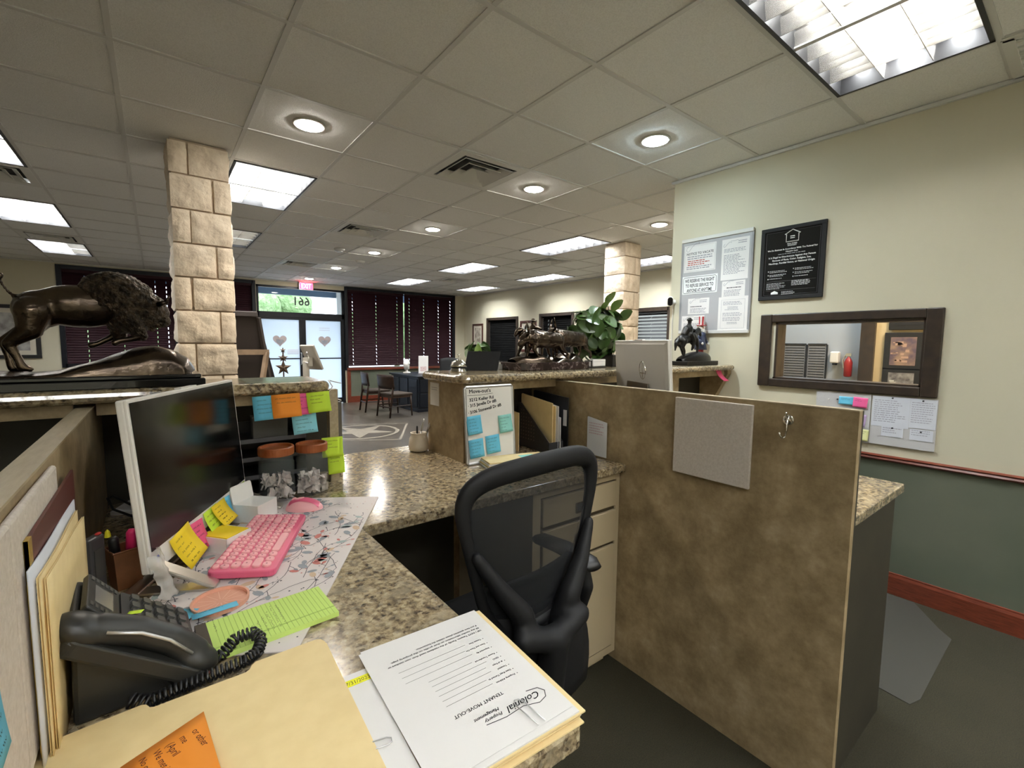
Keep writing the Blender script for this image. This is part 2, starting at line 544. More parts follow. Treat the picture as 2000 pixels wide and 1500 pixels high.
# walls
def holed(x0, x1, z0, z1, holes, y0, y1, along='x'):
    """a wall slab with rectangular openings; along x (thickness y0..y1) or along y (thickness is x)"""
    g = G()
    cuts = sorted({x0, x1} | {h[0] for h in holes} | {h[1] for h in holes})
    for a, b in zip(cuts[:-1], cuts[1:]):
        zs = z0
        for h in sorted([h for h in holes if h[0] <= a + 1e-6 and h[1] >= b - 1e-6], key=lambda h: h[2]):
            if h[2] > zs + 1e-6:
                g.bx(a, b, y0, y1, zs, h[2]) if along == 'x' else g.bx(y0, y1, a, b, zs, h[2])
            zs = h[3]
        if zs < z1 - 1e-6:
            g.bx(a, b, y0, y1, zs, z1) if along == 'x' else g.bx(y0, y1, a, b, zs, z1)
    return g
WIN_A, WIN_A2 = (-1.26, 0.34, 1.02, 2.72), (0.46, 1.70, 1.02, 2.72)
DOOR = (1.76, 3.63, 0.0, 2.70)
WIN_B = (3.68, 6.64, 0.84, 2.755)
wf = struct('wall_front', holed(XL, XS, 0, CEIL + .12, [WIN_A, WIN_A2, DOOR, WIN_B], YF, YF + .15), M_wall)
SW = [(10.06, 8.82, 1.0, 2.10), (7.94, 6.93, 1.0, 2.12), (5.36, 4.62, 1.0, 2.10)]
ws = struct('wall_side', holed(2.26, YF, 0, CEIL + .12, [(b, a, c, d) for a, b, c, d in SW], XS, XS + .15, 'y'), M_wall)
# near right wall with the pass-through window
PW = (0.618, 1.41, 1.252, 1.642)
wr = struct('wall_right', holed(YN, 2.26, 0, CEIL + .12, [PW], XW, XW + .13, 'y'), M_wall)
mk('wainscot', G().bx(XW - .004, XW, YN, 2.26, .13, .80), M_green, wr)
struct('trim_1', G().prism([(0, 0), (-.014, .004), (-.022, .014), (-.016, .024), (-.022, .032), (-.010, .040), (0, .040)], YN, 2.26,
       Matrix(((1, 0, 0, XW), (0, 0, 1, 0), (0, 1, 0, .795), (0, 0, 0, 1)))), M_redwood)
struct('baseboard_right', G().prism([(0, 0), (-.016, 0), (-.016, .105), (-.010, .12), (-.010, .128), (0, .132)], YN, 2.26,
       Matrix(((1, 0, 0, XW), (0, 0, 1, 0), (0, 1, 0, .004), (0, 0, 0, 1)))), M_redwood)
struct('wall_side_near', G().bx(XS, XS + .15, YN, 2.26, 0, CEIL + .12), M_wall)
wbk = struct('wall_partition', G().bx(XW + .13, XS, 2.13, 2.26, 0, CEIL + .12), M_wall)
struct('wall_left', G().bx(XL - .15, XL, YN - .15, YF + .15, 0, CEIL + .12), M_wall)
struct('wall_near', G().bx(XL, XS + .15, YN - .15, YN, 0, CEIL + .12), M_wall)
# corridor behind the pass-through window
M_corr = mat('paint_corridor', (0.40, 0.42, 0.45), 0.7)
M_yell = mat('paint_yellow', (0.62, 0.50, 0.30), 0.7)
wc = struct('wall_corridor', G().bx(5.2, 5.32, 1.255, 2.13, 0, CEIL), M_corr)
struct('wall_corridor_end', G().bx(5.1, 5.22, YN, 1.255, 0, CEIL), M_yell)
# front wall wainscot right of the doors, sill and baseboard
mk('wainscot', G().bx(3.70, XS, YF - .01, YF, .0, .80), M_green, wf)
struct('trim_2', G().bx(3.66, XS, YF - .06, YF, .79, .85), M_redwood, bev=.006)
struct('trim_3', G().bx(3.66, 3.74, YF - .035, YF, .0, .79), M_redwood)
struct('baseboard_front', G().bx(3.74, XS, YF - .028, YF, 0, .15), M_redwood)
struct('baseboard_side', G().bx(XS - .02, XS, 2.26, YF, 0, .15), M_redwood)
# ---------------------------------------------------------------- ceiling: grid bars, loose tiles
ce = struct('ceiling', G().bx(XL - .15, XS + .15, YN - .15, YF + .15, CEIL + .115, CEIL + .16), M_tile)
lights = {}
LIGHTS = [  # cells i0,i1,j0,j1, lit lanes, label
    (1, 3, -3, -2, 'x', (.35, 1, .6), 'large louvred ceiling light at the upper right, nearest the beige wall'),
    (-1, 0, 3, 5, 'y', (1, .55, 1), 'louvred ceiling light just right of the nearer stone column'),
    (-1, 0, 7, 9, 'y', (1, .12, .12), 'half-dark louvred ceiling light behind the nearer stone column, second of its row'),
    (-1, 0, 11, 13, 'y', (1, .5, 1), 'farthest louvred ceiling light in the row behind the nearer stone column'),
    (-4, -3, 3, 5, 'y', (1, 1, 1), 'louvred ceiling light cut by the left edge of the photo, beside a dark vent'),
    (-4, -3, 7, 9, 'y', (1, 1, 1), 'louvred ceiling light left of the nearer stone column, middle of its row'),
    (-4, -3, 11, 13, 'y', (1, 1, .3), 'farthest left louvred ceiling light, one lane unlit, above the bison'),
    (5, 6, 3, 5, 'y', (1, 1, 1), 'louvred ceiling light just left of the farther stone column'),
    (5, 6, 7, 9, 'y', (1, 1, 1), 'louvred ceiling light in front of the burgundy blinds, middle of three in its row'),
    (5, 6, 11, 13, 'y', (1, 1, 1), 'louvred ceiling light nearest the glass doors, smallest of its row'),
    (8, 9, 7, 9, 'y', (1, .55, 1), 'louvred ceiling light near the side wall, right of the small square vent'),
    (8, 9, 11, 13, 'y', (1, 1, 1), 'louvred ceiling light in the far corner by the burgundy blinds'),
    (8, 9, 3, 5, 'y', (1, 1, 1), 'louvred ceiling light seen behind the farther stone column'),
    (-2, 0, -5, -4, 'x', (.20, .20, .20), 'unseen louvred ceiling light added over the near workstation to brighten the foreground'),  # out of view, added to brighten the desk and papers in front
    (-4, -2, -7, -6, 'x', (1, 1, 1), 'unseen louvred ceiling light added as fill behind the left workstation'),  # added fill lamp behind the camera, never in view
    (1, 3, -7, -6, 'x', (1, 1, 1), 'unseen louvred ceiling light added as fill behind the right workstation'),  # second added fill lamp behind the camera, out of view
]
VENTS = [
    (1, 2, 1, 2, 'large square ceiling vent in the middle of the near ceiling'),
    (1, 2, 5, 6, 'square ceiling vent right of the louvred light behind the stone column'),
    (1, 2, 10, 11, 'bright-edged square ceiling vent nearest the exit sign'),
    (6, 7, 5, 6, 'square ceiling vent just behind the light beside the farther stone column'),
    (6, 7, 10, 11, 'small far square ceiling vent between the lights near the blinds'),
    (-4, -3, 5, 6, 'dark square ceiling vent between the two lights at the left edge'),
    (-4, -3, 10, 11, 'dark square ceiling vent above the farthest left light'),
]
occ = set()
for i0, i1, j0, j1, *_ in LIGHTS:
    for i in range(i0, i1):
        for j in range(j0, j1): occ.add((i, j))
for i0, i1, j0, j1, _ in VENTS:
    occ.add((i0, j0))
# column cut-outs
tile_g = G().bx(0.011, T - .011, 0.011, T - .011, 0.004, 0.022)
tmesh = None
far = G()
n_t = 0
for i in range(-11, 10):
    for j in range(-11, 15):
        if (i, j) in occ: continue
        x, y = gx(i), gy(j)
        if x > XS - .05 or (x + T / 2 > XW + .3 and y + T / 2 < 2.2): continue
        px, py = x + T / 2, y + T / 2
        dist = math.hypot(px, py)
        ang = abs(math.degrees(math.atan2(px, py) - YAW))
        dep = px * math.sin(YAW) + py * math.cos(YAW)
        inview = ang < 54 and dep > 0.9
        if inview and dep < 8.2 and n_t < 290:
            M = Matrix.Translation((x, y, CEIL))
            if tmesh is None:
                o = mk('ceiling_tile', tile_g, M_tile, ce, bev=.004, bseg=1)
                tmesh = o.data
            else:
                o = bpy.data.objects.new('ceiling_tile', tmesh)
                COL.objects.link(o)
                o.parent = ce
            o.location = (x, y, CEIL)
            n_t += 1
        else:
            xa, xb, ya, yb = max(x + .011, XL - .1), min(x + T - .011, XS + .1), max(y + .011, YN - .1), min(y + T - .011, YF + .1)
            if xb > xa and yb > ya: far.bx(xa, xb, ya, yb, CEIL + .004, CEIL + .022)
mk('distant_tiles', far, M_tile, ce, kind='stuff')
g = G()
for i in range(-8, 11):
    x = gx(i)
    if x < XS: g.bx(x - .012, x + .012, YN, YF, CEIL - .002, CEIL + .006); g.bx(x - .003, x + .003, YN, YF, CEIL + .006, CEIL + .04)
for j in range(-9, 16):
    y = gy(j)
    if YN < y < YF: g.bx(XL, XS, y - .012, y + .012, CEIL - .0025, CEIL + .0055)
mk('ceiling_grid', g, M_tbar, ce)
g = G()
g.bx(XL, XL + .02, YN, YF, CEIL - .02, CEIL).bx(XL, XS, YF - .02, YF, CEIL - .02, CEIL).bx(XS - .02, XS, 2.26, YF, CEIL - .02, CEIL).bx(XW - .02, XW, YN, 2.28, CEIL - .02, CEIL).bx(XW, XS, 2.26, 2.28, CEIL - .02, CEIL)
mk('wall_angle', g, M_tbar, ce)
# ---------------------------------------------------------------- troffers, vents, can lights
M_louv = mat('louvre_metal', (0.80, 0.77, 0.72), 0.22, 0.75)
M_lframe = mat('light_frame_dark', (0.03, 0.03, 0.032), 0.5)
LANE = {}
def lane_mat(k):
    if k not in LANE:
        LANE[k] = emis('lane_lit' if k >= .5 else 'lane_dim', (0.965, 0.99, 1.0), PANEL_E * k)
    return LANE[k]
def troffer(i0, i1, j0, j1, d, lanes, label):
    wx, wy = (i1 - i0) * T, (j1 - j0) * T
    L, W = (wy, wx) if d == 'y' else (wx, wy)
    t = thing('ceiling_light', label, 'light', ((gx(i0) + gx(i1)) / 2, (gy(j0) + gy(j1)) / 2, CEIL), 0 if d == 'y' else -PI / 2, 'louvred ceiling lights')
    hw, hl = W / 2 - .012, L / 2 - .012
    g = G()
    for s in (-1, 1):
        g.bx(s * hw - .017 * (s > 0), s * hw + .017 * (s < 0), -hl, hl, -.008, .09)
        g.bx(-hw, hw, s * hl - .017 * (s > 0), s * hl + .017 * (s < 0), -.008, .09)
    mk('frame', g, M_lframe, t)
    iw, il = hw - .017, hl - .017
    near = (i0, j0) == (1, -3)
    top = .075
    # reflector pan and lamps above each lane
    for q, k in enumerate(lanes):
        x0 = -iw + q * 2 * iw / 3
        mk('lamp_lane', G().bx(x0 + .004, x0 + 2 * iw / 3 - .004, -il, il, top, top + .006) if not near else
           G().bx(x0 + .06, x0 + 2 * iw / 3 - .06, -il, il, top, top + .006), lane_mat(k), t)
    if near:
        mk('reflector_pan', G().bx(-iw, iw, -il, il, top + .006, top + .012), M_louv, t)
    n = 8
    def blade(nm, g0, places):
        me = None
        for x, y in places:
            if me is None:
                o = mk(nm, g0, M_louv, t)
                me = o.data
            else:
                o = bpy.data.objects.new(nm, me)
                COL.objects.link(o)
                o.parent = t
            o.location = (x, y, 0)
    blade('long_blade', G().prism([(-.006, .068), (-.0015, 0), (.0015, 0), (.006, .068)], -il, il, Matrix(((1, 0, 0, 0), (0, 0, 1, 0), (0, 1, 0, 0), (0, 0, 0, 1)))),
          [(-iw + q * 2 * iw / 3, 0) for q in (1, 2)])
    blade('cross_blade', G().prism([(-.022, .066), (-.008, .028), (-.0012, 0.0004), (.0012, 0.0004), (.008, .028), (.022, .066)], -iw, iw, Matrix(((0, 0, 1, 0), (1, 0, 0, 0), (0, 1, 0, 0), (0, 0, 0, 1)))),
          [(0, -il + 2 * il * k / n) for k in range(1, n)])
    return t
for a in LIGHTS:
    a = list(a)
    if a[4] == 'y': a[5] = tuple(.62 * q for q in a[5])     # the lobby lamps are dimmer
    troffer(*a)
M_vent = mat('vent_white', (0.70, 0.70, 0.67), 0.5)
M_ventdark = mat('vent_dark', (0.06, 0.06, 0.06), 0.8)
def vent(i0, i1, j0, j1, label):
    t = thing('ceiling_vent', label, 'vent', (gx(i0) + T / 2, gy(j0) + T / 2, CEIL), 0, 'square ceiling vents')
    mk('backing', G().bx(-.29, .29, -.29, .29, .05, .06), M_ventdark, t)
    g = G()
    h0, h1 = .293, .235
    for a, b, z0, z1 in ((.293, .235, -.006, .004),):
        g.bx(-a, a, -a, -b, z0, z1).bx(-a, a, b, a, z0, z1).bx(-a, -b, -b, b, z0, z1).bx(b, a, -b, b, z0, z1)
    mk('frame', g, M_vent, t)
    for k, a in enumerate((.215, .145, .075)):
        g = G()
        b = a - .052
        zt, zb = .030, -.012
        vs = [(-a, -a, zb), (a, -a, zb), (a, a, zb), (-a, a, zb), (-b, -b, zt), (b, -b, zt), (b, b, zt), (-b, b, zt)]
        g.add(vs, [(0, 1, 5, 4), (1, 2, 6, 5), (2, 3, 7, 6), (3, 0, 4, 7)])
        if k == 2: g.add([(-b, -b, zt), (b, -b, zt), (b, b, zt), (-b, b, zt)], [(0, 3, 2, 1)])
        mk('cone', g, M_vent, t, solid=.004)
for a in VENTS: vent(*a)
# egg-crate return grille at the right edge
t = thing('return_grille', 'white egg-crate return air grille at the far upper right corner', 'vent', ((gx(3) + XW) / 2, gy(-4) + T / 2, CEIL))
hw = (XW - gx(3)) / 2 - .012
g = G()
for s in (-1, 1):
    g.bx(s * hw - .02, s * hw + .02, -.3, .3, -.008, .01).bx(-hw, hw, s * .285 - .02, s * .285 + .02, -.008, .01)
mk('frame', g, M_vent, t)
mk('backing', G().bx(-hw, hw, -.29, .29, .06, .065), mat('vent_grey', (.12, .13, .12), .8), t)
g = G()
for k in range(1, 7): g.bx(-hw + 2 * hw * k / 7 - .006, -hw + 2 * hw * k / 7 + .006, -.28, .28, -.004, .02)
for k in range(1, 11): g.bx(-hw, hw, -.28 + .56 * k / 11 - .006, -.28 + .56 * k / 11 + .006, -.004, .02)
mk('grid', g, M_vent, t, kind='stuff')
CANS = [(.815, 3.12, 'bright recessed can light above the nearer stone column'), (2.645, 1.90, 'bluish recessed can light nearest the beige notice wall'),
        (2.645, 3.12, 'recessed can light beside the large square vent'), (2.645, 4.95, 'recessed can light third from the beige wall in the middle row'),
        (2.645, 6.78, 'recessed can light fourth from the beige wall in the middle row'), (2.645, 8.61, 'recessed can light fifth in the middle row, near the doors'),
        (2.645, 10.44, 'farthest recessed can light right above the exit sign'), (4.475, 3.12, 'recessed can light left of the beige wall, above the farther stone column')]
M_can = emis('can_lens', (1.0, 0.93, 0.83), CAN_E)
M_canb = emis('can_lens_cool', (0.72, 0.92, 1.0), CAN_E * .8)
M_cantrim = mat('can_trim', (0.6, 0.58, 0.54), 0.4)
for q, (x, y, lab) in enumerate(CANS):
    t = thing('can_light', lab, 'light', (x, y, CEIL), 0, 'recessed can lights')
    mk('trim_ring', G().lathe([(.078, .004), (.095, .004), (.098, -.004), (.080, -.007), (.078, .004)], 28, cap=False), M_cantrim, t, smooth=True)
    mk('lens', G().lathe([(.078, -.001), (.078, -.006), (.066, -.012), (.03, -.015)], 28), M_canb if q == 1 else M_can, t)
    ld = bpy.data.lights.new('can_spot', 'SPOT')
    ld.energy = CAN_W
    ld.color = (1.0, 0.86, 0.68) if q != 1 else (0.9, .95, 1)
    ld.spot_size = R(110)
    ld.spot_blend = 0.6
    ld.shadow_soft_size = .06
    lo = bpy.data.objects.new('can_spot', ld)
    COL.objects.link(lo)
    lo.parent = t
    lo.location = (0, 0, -.02)
for x, y, lab, nm in ((2.74, 7.64, 'round beige smoke detector on the lobby ceiling', 'smoke_detector'), (2.16, 6.86, 'round grey ceiling speaker left of the smoke detector', 'ceiling_speaker')):
    t = thing(nm, lab, 'detector' if nm[0] == 's' else 'speaker', (x, y, CEIL))
    mk('base', G().lathe([(.075, .002), (.075, -.012), (.06, -.03), (.02, -.036)], 20), M_vent if nm[0] == 's' else M_alu, t, smooth=True)
    mk('grille', G().lathe([(.045, -.034), (.045, -.040), (.01, -.043)], 16), M_alu, t, smooth=True)
# corridor lamp (cold) behind the pass-through window
al = bpy.data.lights.new('corridor_lamp', 'AREA')
al.energy = 2.6
al.color = (.62, .82, 1)
al.size = .5
ao = bpy.data.objects.new('corridor_lamp', al)
COL.objects.link(ao)
ao.location = (4.7, 1.75, 2.6)
al = bpy.data.lights.new('corridor_lamp_warm', 'AREA')
al.energy = 8
al.color = (1, .85, .65)
al.size = .5
ao = bpy.data.objects.new('corridor_lamp_warm', al)
COL.objects.link(ao)
ao.location = (4.3, .5, 2.6)

# ---------------------------------------------------------------- pass-through window
t = thing('pass_through_window', 'wide dark framed interior window in the beige wall above the pinned papers', 'window', (XW, 0, 0))
y0, y1, z0, z1 = .545, 1.512, 1.198, 1.70
fr = G()
def fbar(ya, yb, za, zb, x0=-.022, x1=0.0): fr.bx(x0, x1, ya, yb, za, zb)
fbar(y0 + .075, y1 - .075, z1 - .055, z1, -.021); fbar(y0 + .075, y1 - .075, z0, z0 + .055, -.021); fbar(y0, y0 + .0749, z0, z1); fbar(y1 - .0749, y1, z0, z1)
mk('casing', fr, M_darkwood, t, bev=.006)
fr = G()
a, b, c, d = PW
fbar(a - .004, b + .004, d - .012, d, -.01, .12); fbar(a - .004, b + .004, c, c + .012, -.01, .12); fbar(a, a + .012, c, d, -.01, .12); fbar(b - .014, b, c, d, -.01, .12)
mk('jamb', fr, M_darkwood, t)
mk('pane', G().bx(.06, .065, a + .01, b - .01, c + .01, d - .01), M_pane, t)
t['kind'] = 'structure'
t.name = 'window_1'
del t['category']
# things seen through it
def at_x(y, z, X): return (y * X / XW, 1.475 + (z - 1.475) * X / XW)
def fposter(label, cols, y0, y1, z0, z1, X=5.09, seed=0, name='framed_poster'):
    t = thing(name, label, 'poster', (X, (y0 + y1) / 2, (z0 + z1) / 2))
    w_, h_ = abs(y1 - y0) / 2, abs(z1 - z0) / 2
    g = G()
    g.bx(-.02, .0, -w_, w_, -h_, h_)
    mk('frame', g, M_black, t, bev=.004)
    mk('print', G().bx(-.0215, -.020, -w_ + .045, w_ - .045, -h_ + .04, h_ - .04), cols[0], t)
    r = random.Random(seed)
    g = G()
    for k in range(14):
        yy, zz = r.uniform(-w_ + .06, w_ - .08), r.uniform(-h_ + .06, h_ - .09)
        g.bx(-.0222, -.0214, yy, yy + r.uniform(.01, .05), zz, zz + r.uniform(.006, .03))
    mk('picture', g, cols[1], t)
    return t
M_p1 = mat('poster_purple', (.10, .07, .10), .4, noise=(14, (.30, .20, .14), 4))
M_p2 = mat('poster_orange', (.42, .27, .20), .4)
M_p3 = mat('poster_grey', (.30, .29, .28), .4, noise=(24, (.10, .09, .09), 5))
M_p4 = mat('poster_white', (.55, .55, .5), .4)
k = 5.09 / XW
fposter('black framed poster with purple and tan picture in the corridor', (M_p1, M_p2), (.622) * k, .80 * k, 1.375 + -.06 * k, 1.475 + .09 * k, seed=3)
fposter('black framed group photograph in the corridor below the purple poster', (M_p3, M_p4), (.622) * k, .80 * k, 1.475 - .36 * k, 1.475 - .117 * k, seed=4)
t = fposter('black framed panel with pale strips at the top of the corridor wall', (M_blackmat, M_p4), .50 * k, .785 * k, 1.475 + .105 * k, 1.475 + .33 * k, seed=5)
struct('trim_4', G().bx(5.06, 5.20, 1.255, 1.36, 0, CEIL), M_darkwood)
X = 5.195
t = thing('chart_rack', 'pair of grey wire-lined chart boards on the corridor wall', 'chart', (X, 0, 0))
for ya, yb in ((1.66, 1.82), (1.84, 2.04)):
    z0, z1 = 1.05, 1.50
    b = mk('board', G().bx(-.012, 0, ya, yb, z0, z1), mat('chart_grey', (.22, .22, .23), .5), t)
    mk('board_frame', G().bx(-.02, 0, ya - .01, ya, z0, z1).bx(-.02, 0, yb, yb + .01, z0, z1).bx(-.02, 0, ya, yb, z1, z1 + .01), M_blackmat, b)
    g = G()
    for q in range(17): g.bx(-.0135, -.012, ya + .01, yb - .01, z0 + .02 + q * .026, z0 + .028 + q * .026)
    mk('rows', g, M_blackmat, b)
t = thing('soap_dispenser', 'white wall soap dispenser beside the corridor chart boards', 'dispenser', (X, 1.575, 1.40))
mk('body', G().bx(-.07, 0, -.036, .036, -.075, .035), M_white, t, bev=.012)
mk('nozzle', G().bx(-.055, -.02, -.015, .015, -.095, -.075), M_black, t)
t = thing('fire_extinguisher', 'red fire extinguisher hanging on the corridor wall', 'extinguisher', (X - .07, 1.455, 1.20))
t.scale = (.72, .72, .80)
mk('cylinder', G().lathe([(.03, 0), (.045, .01), (.047, .17), (.03, .21), (.014, .225), (.014, .24)], 16), mat('red_paint', (.35, .02, .02), .3), t, smooth=True)
mk('valve', G().bx(-.015, .015, -.03, .03, .24, .275).tube([(0, .03, .26), (0, .06, .2), (0, .05, .1)], .008, 6), M_chrome, t)
mk('bracket', G().bx(.02, .07, -.02, .02, .08, .16), M_black, t)

# ---------------------------------------------------------------- stone columns
def rock(w_, d_, h_, seed):
    """one rock-faced block: every outward face is a bumpy grid, edges pulled in"""
    r = random.Random(seed)
    g = G()
    def face(o, a, b, na, nb, n):
        off = {}
        def fn(u, v):
            p = Vector(o) + Vector(a) * u + Vector(b) * v
            e = min(u, 1 - u, v, 1 - v)
            k = (round(u, 3), round(v, 3))
            if e < 1e-6: return tuple(p)
            q = (p + Vector((seed * 1.7, seed * .9, seed * 2.3))) * 11
            bb = .011 + .016 * mnoise.noise(q) + .010 * mnoise.noise(q * 2.7) + .006 * mnoise.noise(q * 6)
            return tuple(p + Vector(n) * (max(.001, bb) * min(1, e * 5 + .25)))
        g.sheet(fn, na, nb)
    x, y, z = w_ / 2, d_ / 2, h_ / 2
    nx, ny = max(4, round(w_ / .022)), max(4, round(d_ / .028))
    face((-x, -y, -z), (w_, 0, 0), (0, 0, h_), nx, 9, (0, -1, 0))
    face((x, y, -z), (-w_, 0, 0), (0, 0, h_), nx, 4, (0, 1, 0))
    face((-x, y, -z), (0, -d_, 0), (0, 0, h_), ny, 9, (-1, 0, 0))
    face((x, -y, -z), (0, d_, 0), (0, 0, h_), ny, 4, (1, 0, 0))
    g.add([(-x, -y, z), (x, -y, z), (x, y, z), (-x, y, z)], [(0, 1, 2, 3)])
    g.add([(-x, -y, -z), (x, -y, -z), (x, y, -z), (-x, y, -z)], [(0, 3, 2, 1)])
    return g
def column(x0, x1, y0, y1, label, zoff, seed):
    cx, cy, W, D = (x0 + x1) / 2, (y0 + y1) / 2, x1 - x0, y1 - y0
    t = thing('stone_column', label, 'column', (cx, cy, 0), 0, 'cream stone columns')
    mk('core', G().bx(-W / 2 + .016, W / 2 - .016, -D / 2 + .016, D / 2 - .016, 0, CEIL), M_mortar, t)
    r = random.Random(seed)
    z, k = 0.0, 0
    H = .226
    while z < CEIL - .02:
        h = min(H if k else zoff, CEIL - .01 - z)
        s = .095 + r.random() * .02
        parts = [(-W / 2, W / 2 - s), (W / 2 - s, W / 2)] if k % 2 else [(-W / 2, -W / 2 + s), (-W / 2 + s, W / 2)]
        for a, b in parts:
            jx = r.uniform(-.004, .004)
            o = mk('stone', rock(b - a - .012, D + jx - .004, h - .012, seed * 1000 + k * 10 + int(a > -W / 2 + .01)), M_stone, t, smooth=True)
            o.location = ((a + b) / 2 + jx, 0, z + h / 2)
        z += h
        k += 1
column(.118, .472, 3.87, 4.22, 'nearer cream stone column rising behind the bison statue', .10, 3)
column(4.83, 5.17, 3.87, 4.21, 'farther cream stone column behind the leafy potted plant', .14, 5)
# ================================================================ outside the glass front
struct('ground_outside', G().bx(-14, 22, YF + .15, YF + 30, -.25, -.12), mat('paving', (.38, .37, .35), .8))
M_soffit = mat('soffit_blue', (.10, .16, .24), .6)
t = thing('entrance_canopy', 'blue grey canopy soffit outside above the doors', 'canopy', (2.7, YF + 1.6, 2.86))
mk('soffit', G().bx(-5.5, 5.5, -1.3, 1.6, 0.25, .38), M_soffit, t)
mk('fascia', G().bx(-5.5, 5.5, 1.5, 1.65, -.06, .45), M_soffit, t)
for s in (-1.15, 1.75):
    p = mk('post', G().bx(s - .06, s + .06, 1.44, 1.56, -2.75, .25), mat('post_white', (.7, .7, .68), .5), t)
M_hedge = mat('hedge_leaf', (.16, .30, .10), .8, noise=(4, (.34, .46, .24), 6), bump=(7, 1.0, .2))
for k, (x, y, r_, h_, lab) in enumerate(((-2.4, 21.0, 2.2, 2.2, 'leafy tree outside, seen at the left of the glass above the doors'), (3.4, 23.5, 2.4, 2.6, 'leafy tree outside, seen in the middle of the glass above the doors'), (9.4, 21.4, 2.2, 2.3, 'leafy tree outside, seen at the right of the glass above the doors'))):
    t = thing('street_tree', lab, 'tree', (x, y, -.12), 0, 'trees outside the doors')
    rr = random.Random(40 + k)
    g = G()
    for q in range(16):
        a, b = rr.uniform(0, 2 * PI), rr.uniform(0, .9) * r_
        g.ell((b * math.cos(a), b * math.sin(a), h_ + rr.uniform(-.9, 1.0)), (rr.uniform(.7, 1.1),) * 3, None, 10, 7)
    mk('crown', g, M_hedge, t, smooth=True)
    mk('trunk', G().tube([(0, 0, 0), (.05, 0, 1), (0, 0, h_)], [.16, .12, .1], 8), M_stem, t)

# ---------------------------------------------------------------- entrance doors
M_film = see_mat('x', (1, 1, 1), .5)
def frosted():
    m, nt, b = _nodes('frosted_film')
    tr = nt.nodes.new('ShaderNodeBsdfTranslucent')
    tr.inputs[0].default_value = (.86, .92, 1.0, 1)
    df = nt.nodes.new('ShaderNodeBsdfDiffuse')
    df.inputs[0].default_value = (.55, .58, .62, 1)
    mx = nt.nodes.new('ShaderNodeMixShader')
    mx.inputs[0].default_value = .28
    nt.links.new(tr.outputs[0], mx.inputs[1])
    nt.links.new(df.outputs[0], mx.inputs[2])
    nt.links.new(mx.outputs[0], nt.nodes['Material Output'].inputs[0])
    return m
M_frost = frosted()
M_decal = mat('door_decal', (.46, .42, .45), .7)
M_decal2 = mat('door_decal_light', (.62, .60, .64), .7)
d = thing('door_1', 'double glass entrance doors with white frosted panes and heart emblems', 'door', (0, YF, 0))
x0, x1 = 1.76, 3.63
g = G()
yb, yf = .03, .11
g.bx(x0, x0 + .05, yb, yf, 0, 2.70).bx(x1 - .06, x1, yb, yf, 0, 2.70).bx(x0, x1, yb, yf, 2.655, 2.70).bx(x0, x1, yb, yf, 2.018, 2.13)
mk('door_frame', g, M_framemetal, d)
tr = mk('transom_pane', G().bx(x0 + .05, x1 - .06, .065, .072, 2.13, 2.655), see_mat('clear_pane', (.1, .12, .14), .90, .03), d)
n_ = text_g('661', .27, frame_M((2.68, YF + .0735, 2.30), (-1, 0, 0), (0, 0, 1)), .32, 'CENTER', bold=.003)
n_.v = [v - Vector((0, YF, 0)) for v in n_.v]
mk('house_number', n_, M_ink, d)
def heart(s=1.0):
    p = []
    for k in range(28):
        a = 2 * PI * k / 28
        p.append((s * .0175 * 16 * math.sin(a) ** 3 * .6, s * .0175 * (13 * math.cos(a) - 5 * math.cos(2 * a) - 2 * math.cos(3 * a) - math.cos(4 * a)) * .6))
    return p
VM = Matrix(((1, 0, 0, 0), (0, 0, 1, 0), (0, 1, 0, 0), (0, 0, 0, 1)))
for a, b in ((1.84, 2.615), (2.755, 3.545)):
    lf = mk('door_leaf', G().bx(a - (.045 if a < 2.5 else .084), a, .04, .085, .02, 2.02).bx(b, b + .055, .04, .085, .02, 2.02).bx(a, b, .04, .085, 1.965, 2.02).bx(a, b, .04, .085, .02, .13).bx(a, b, .05, .078, 1.075, 1.10), M_framemetal, d)
    mk('frosted_pane', G().bx(a, b, .060, .066, .13, 1.965), M_frost, lf)
    xc = (a + b) / 2 + (.02 if a > 2 else -.02)
    g = G().prism([(xc + p[0], 1.50 + p[1]) for p in heart(.85)], .0555, .0565, VM)
    mk('heart_emblem', g, M_decal, lf)
    g = G().prism([(xc + p[0] * .45, 1.47 + p[1] * .4) for p in heart()], .0545, .0552, VM)
    mk('heart_centre', g, M_frost, lf)
    mk('pull_handle', G().tube([(b + .02 if a < 2.5 else a - .02, .02, .95), (b + .02 if a < 2.5 else a - .02, -.03, .97), (b + .02 if a < 2.5 else a - .02, -.03, 1.2), (b + .02 if a < 2.5 else a - .02, .02, 1.22)], .012, 8), M_alu, lf)
    if a < 2.5:
        g = G()
        for q in range(4): g.bx(b - .26, b - .02, .0555, .0565, 1.19 + q * .03, 1.205 + q * .03)
        mk('print_lines', g, M_decal2, lf)
    else:
        g = G()
        for q in range(2): g.bx(xc - .12, xc + .12, .0555, .0565, 1.74 + q * .05, 1.752 + q * .05)
        mk('print_lines', g, M_decal2, lf)
d['kind'] = 'structure'
del d['category']
# exit sign
t = thing('exit_sign', 'red lit exit sign hanging above the entrance doors', 'sign', (2.75, YF - .10, 2.74))
mk('housing', G().bx(-.15, .15, -.02, .03, -.10, .075), M_alu, t)
mk('face', G().bx(-.14, .14, -.0225, -.0205, -.09, .055), emis('exit_red', (1.0, .03, .06), 1.6), t)
e = text_g('EXIT', .15, frame_M((0, -.0235, -.068), (1, 0, 0), (0, 0, 1)), .2, 'CENTER')
mk('lettering', e, emis('exit_letter', (1.0, .35, .38), 2.6), t)
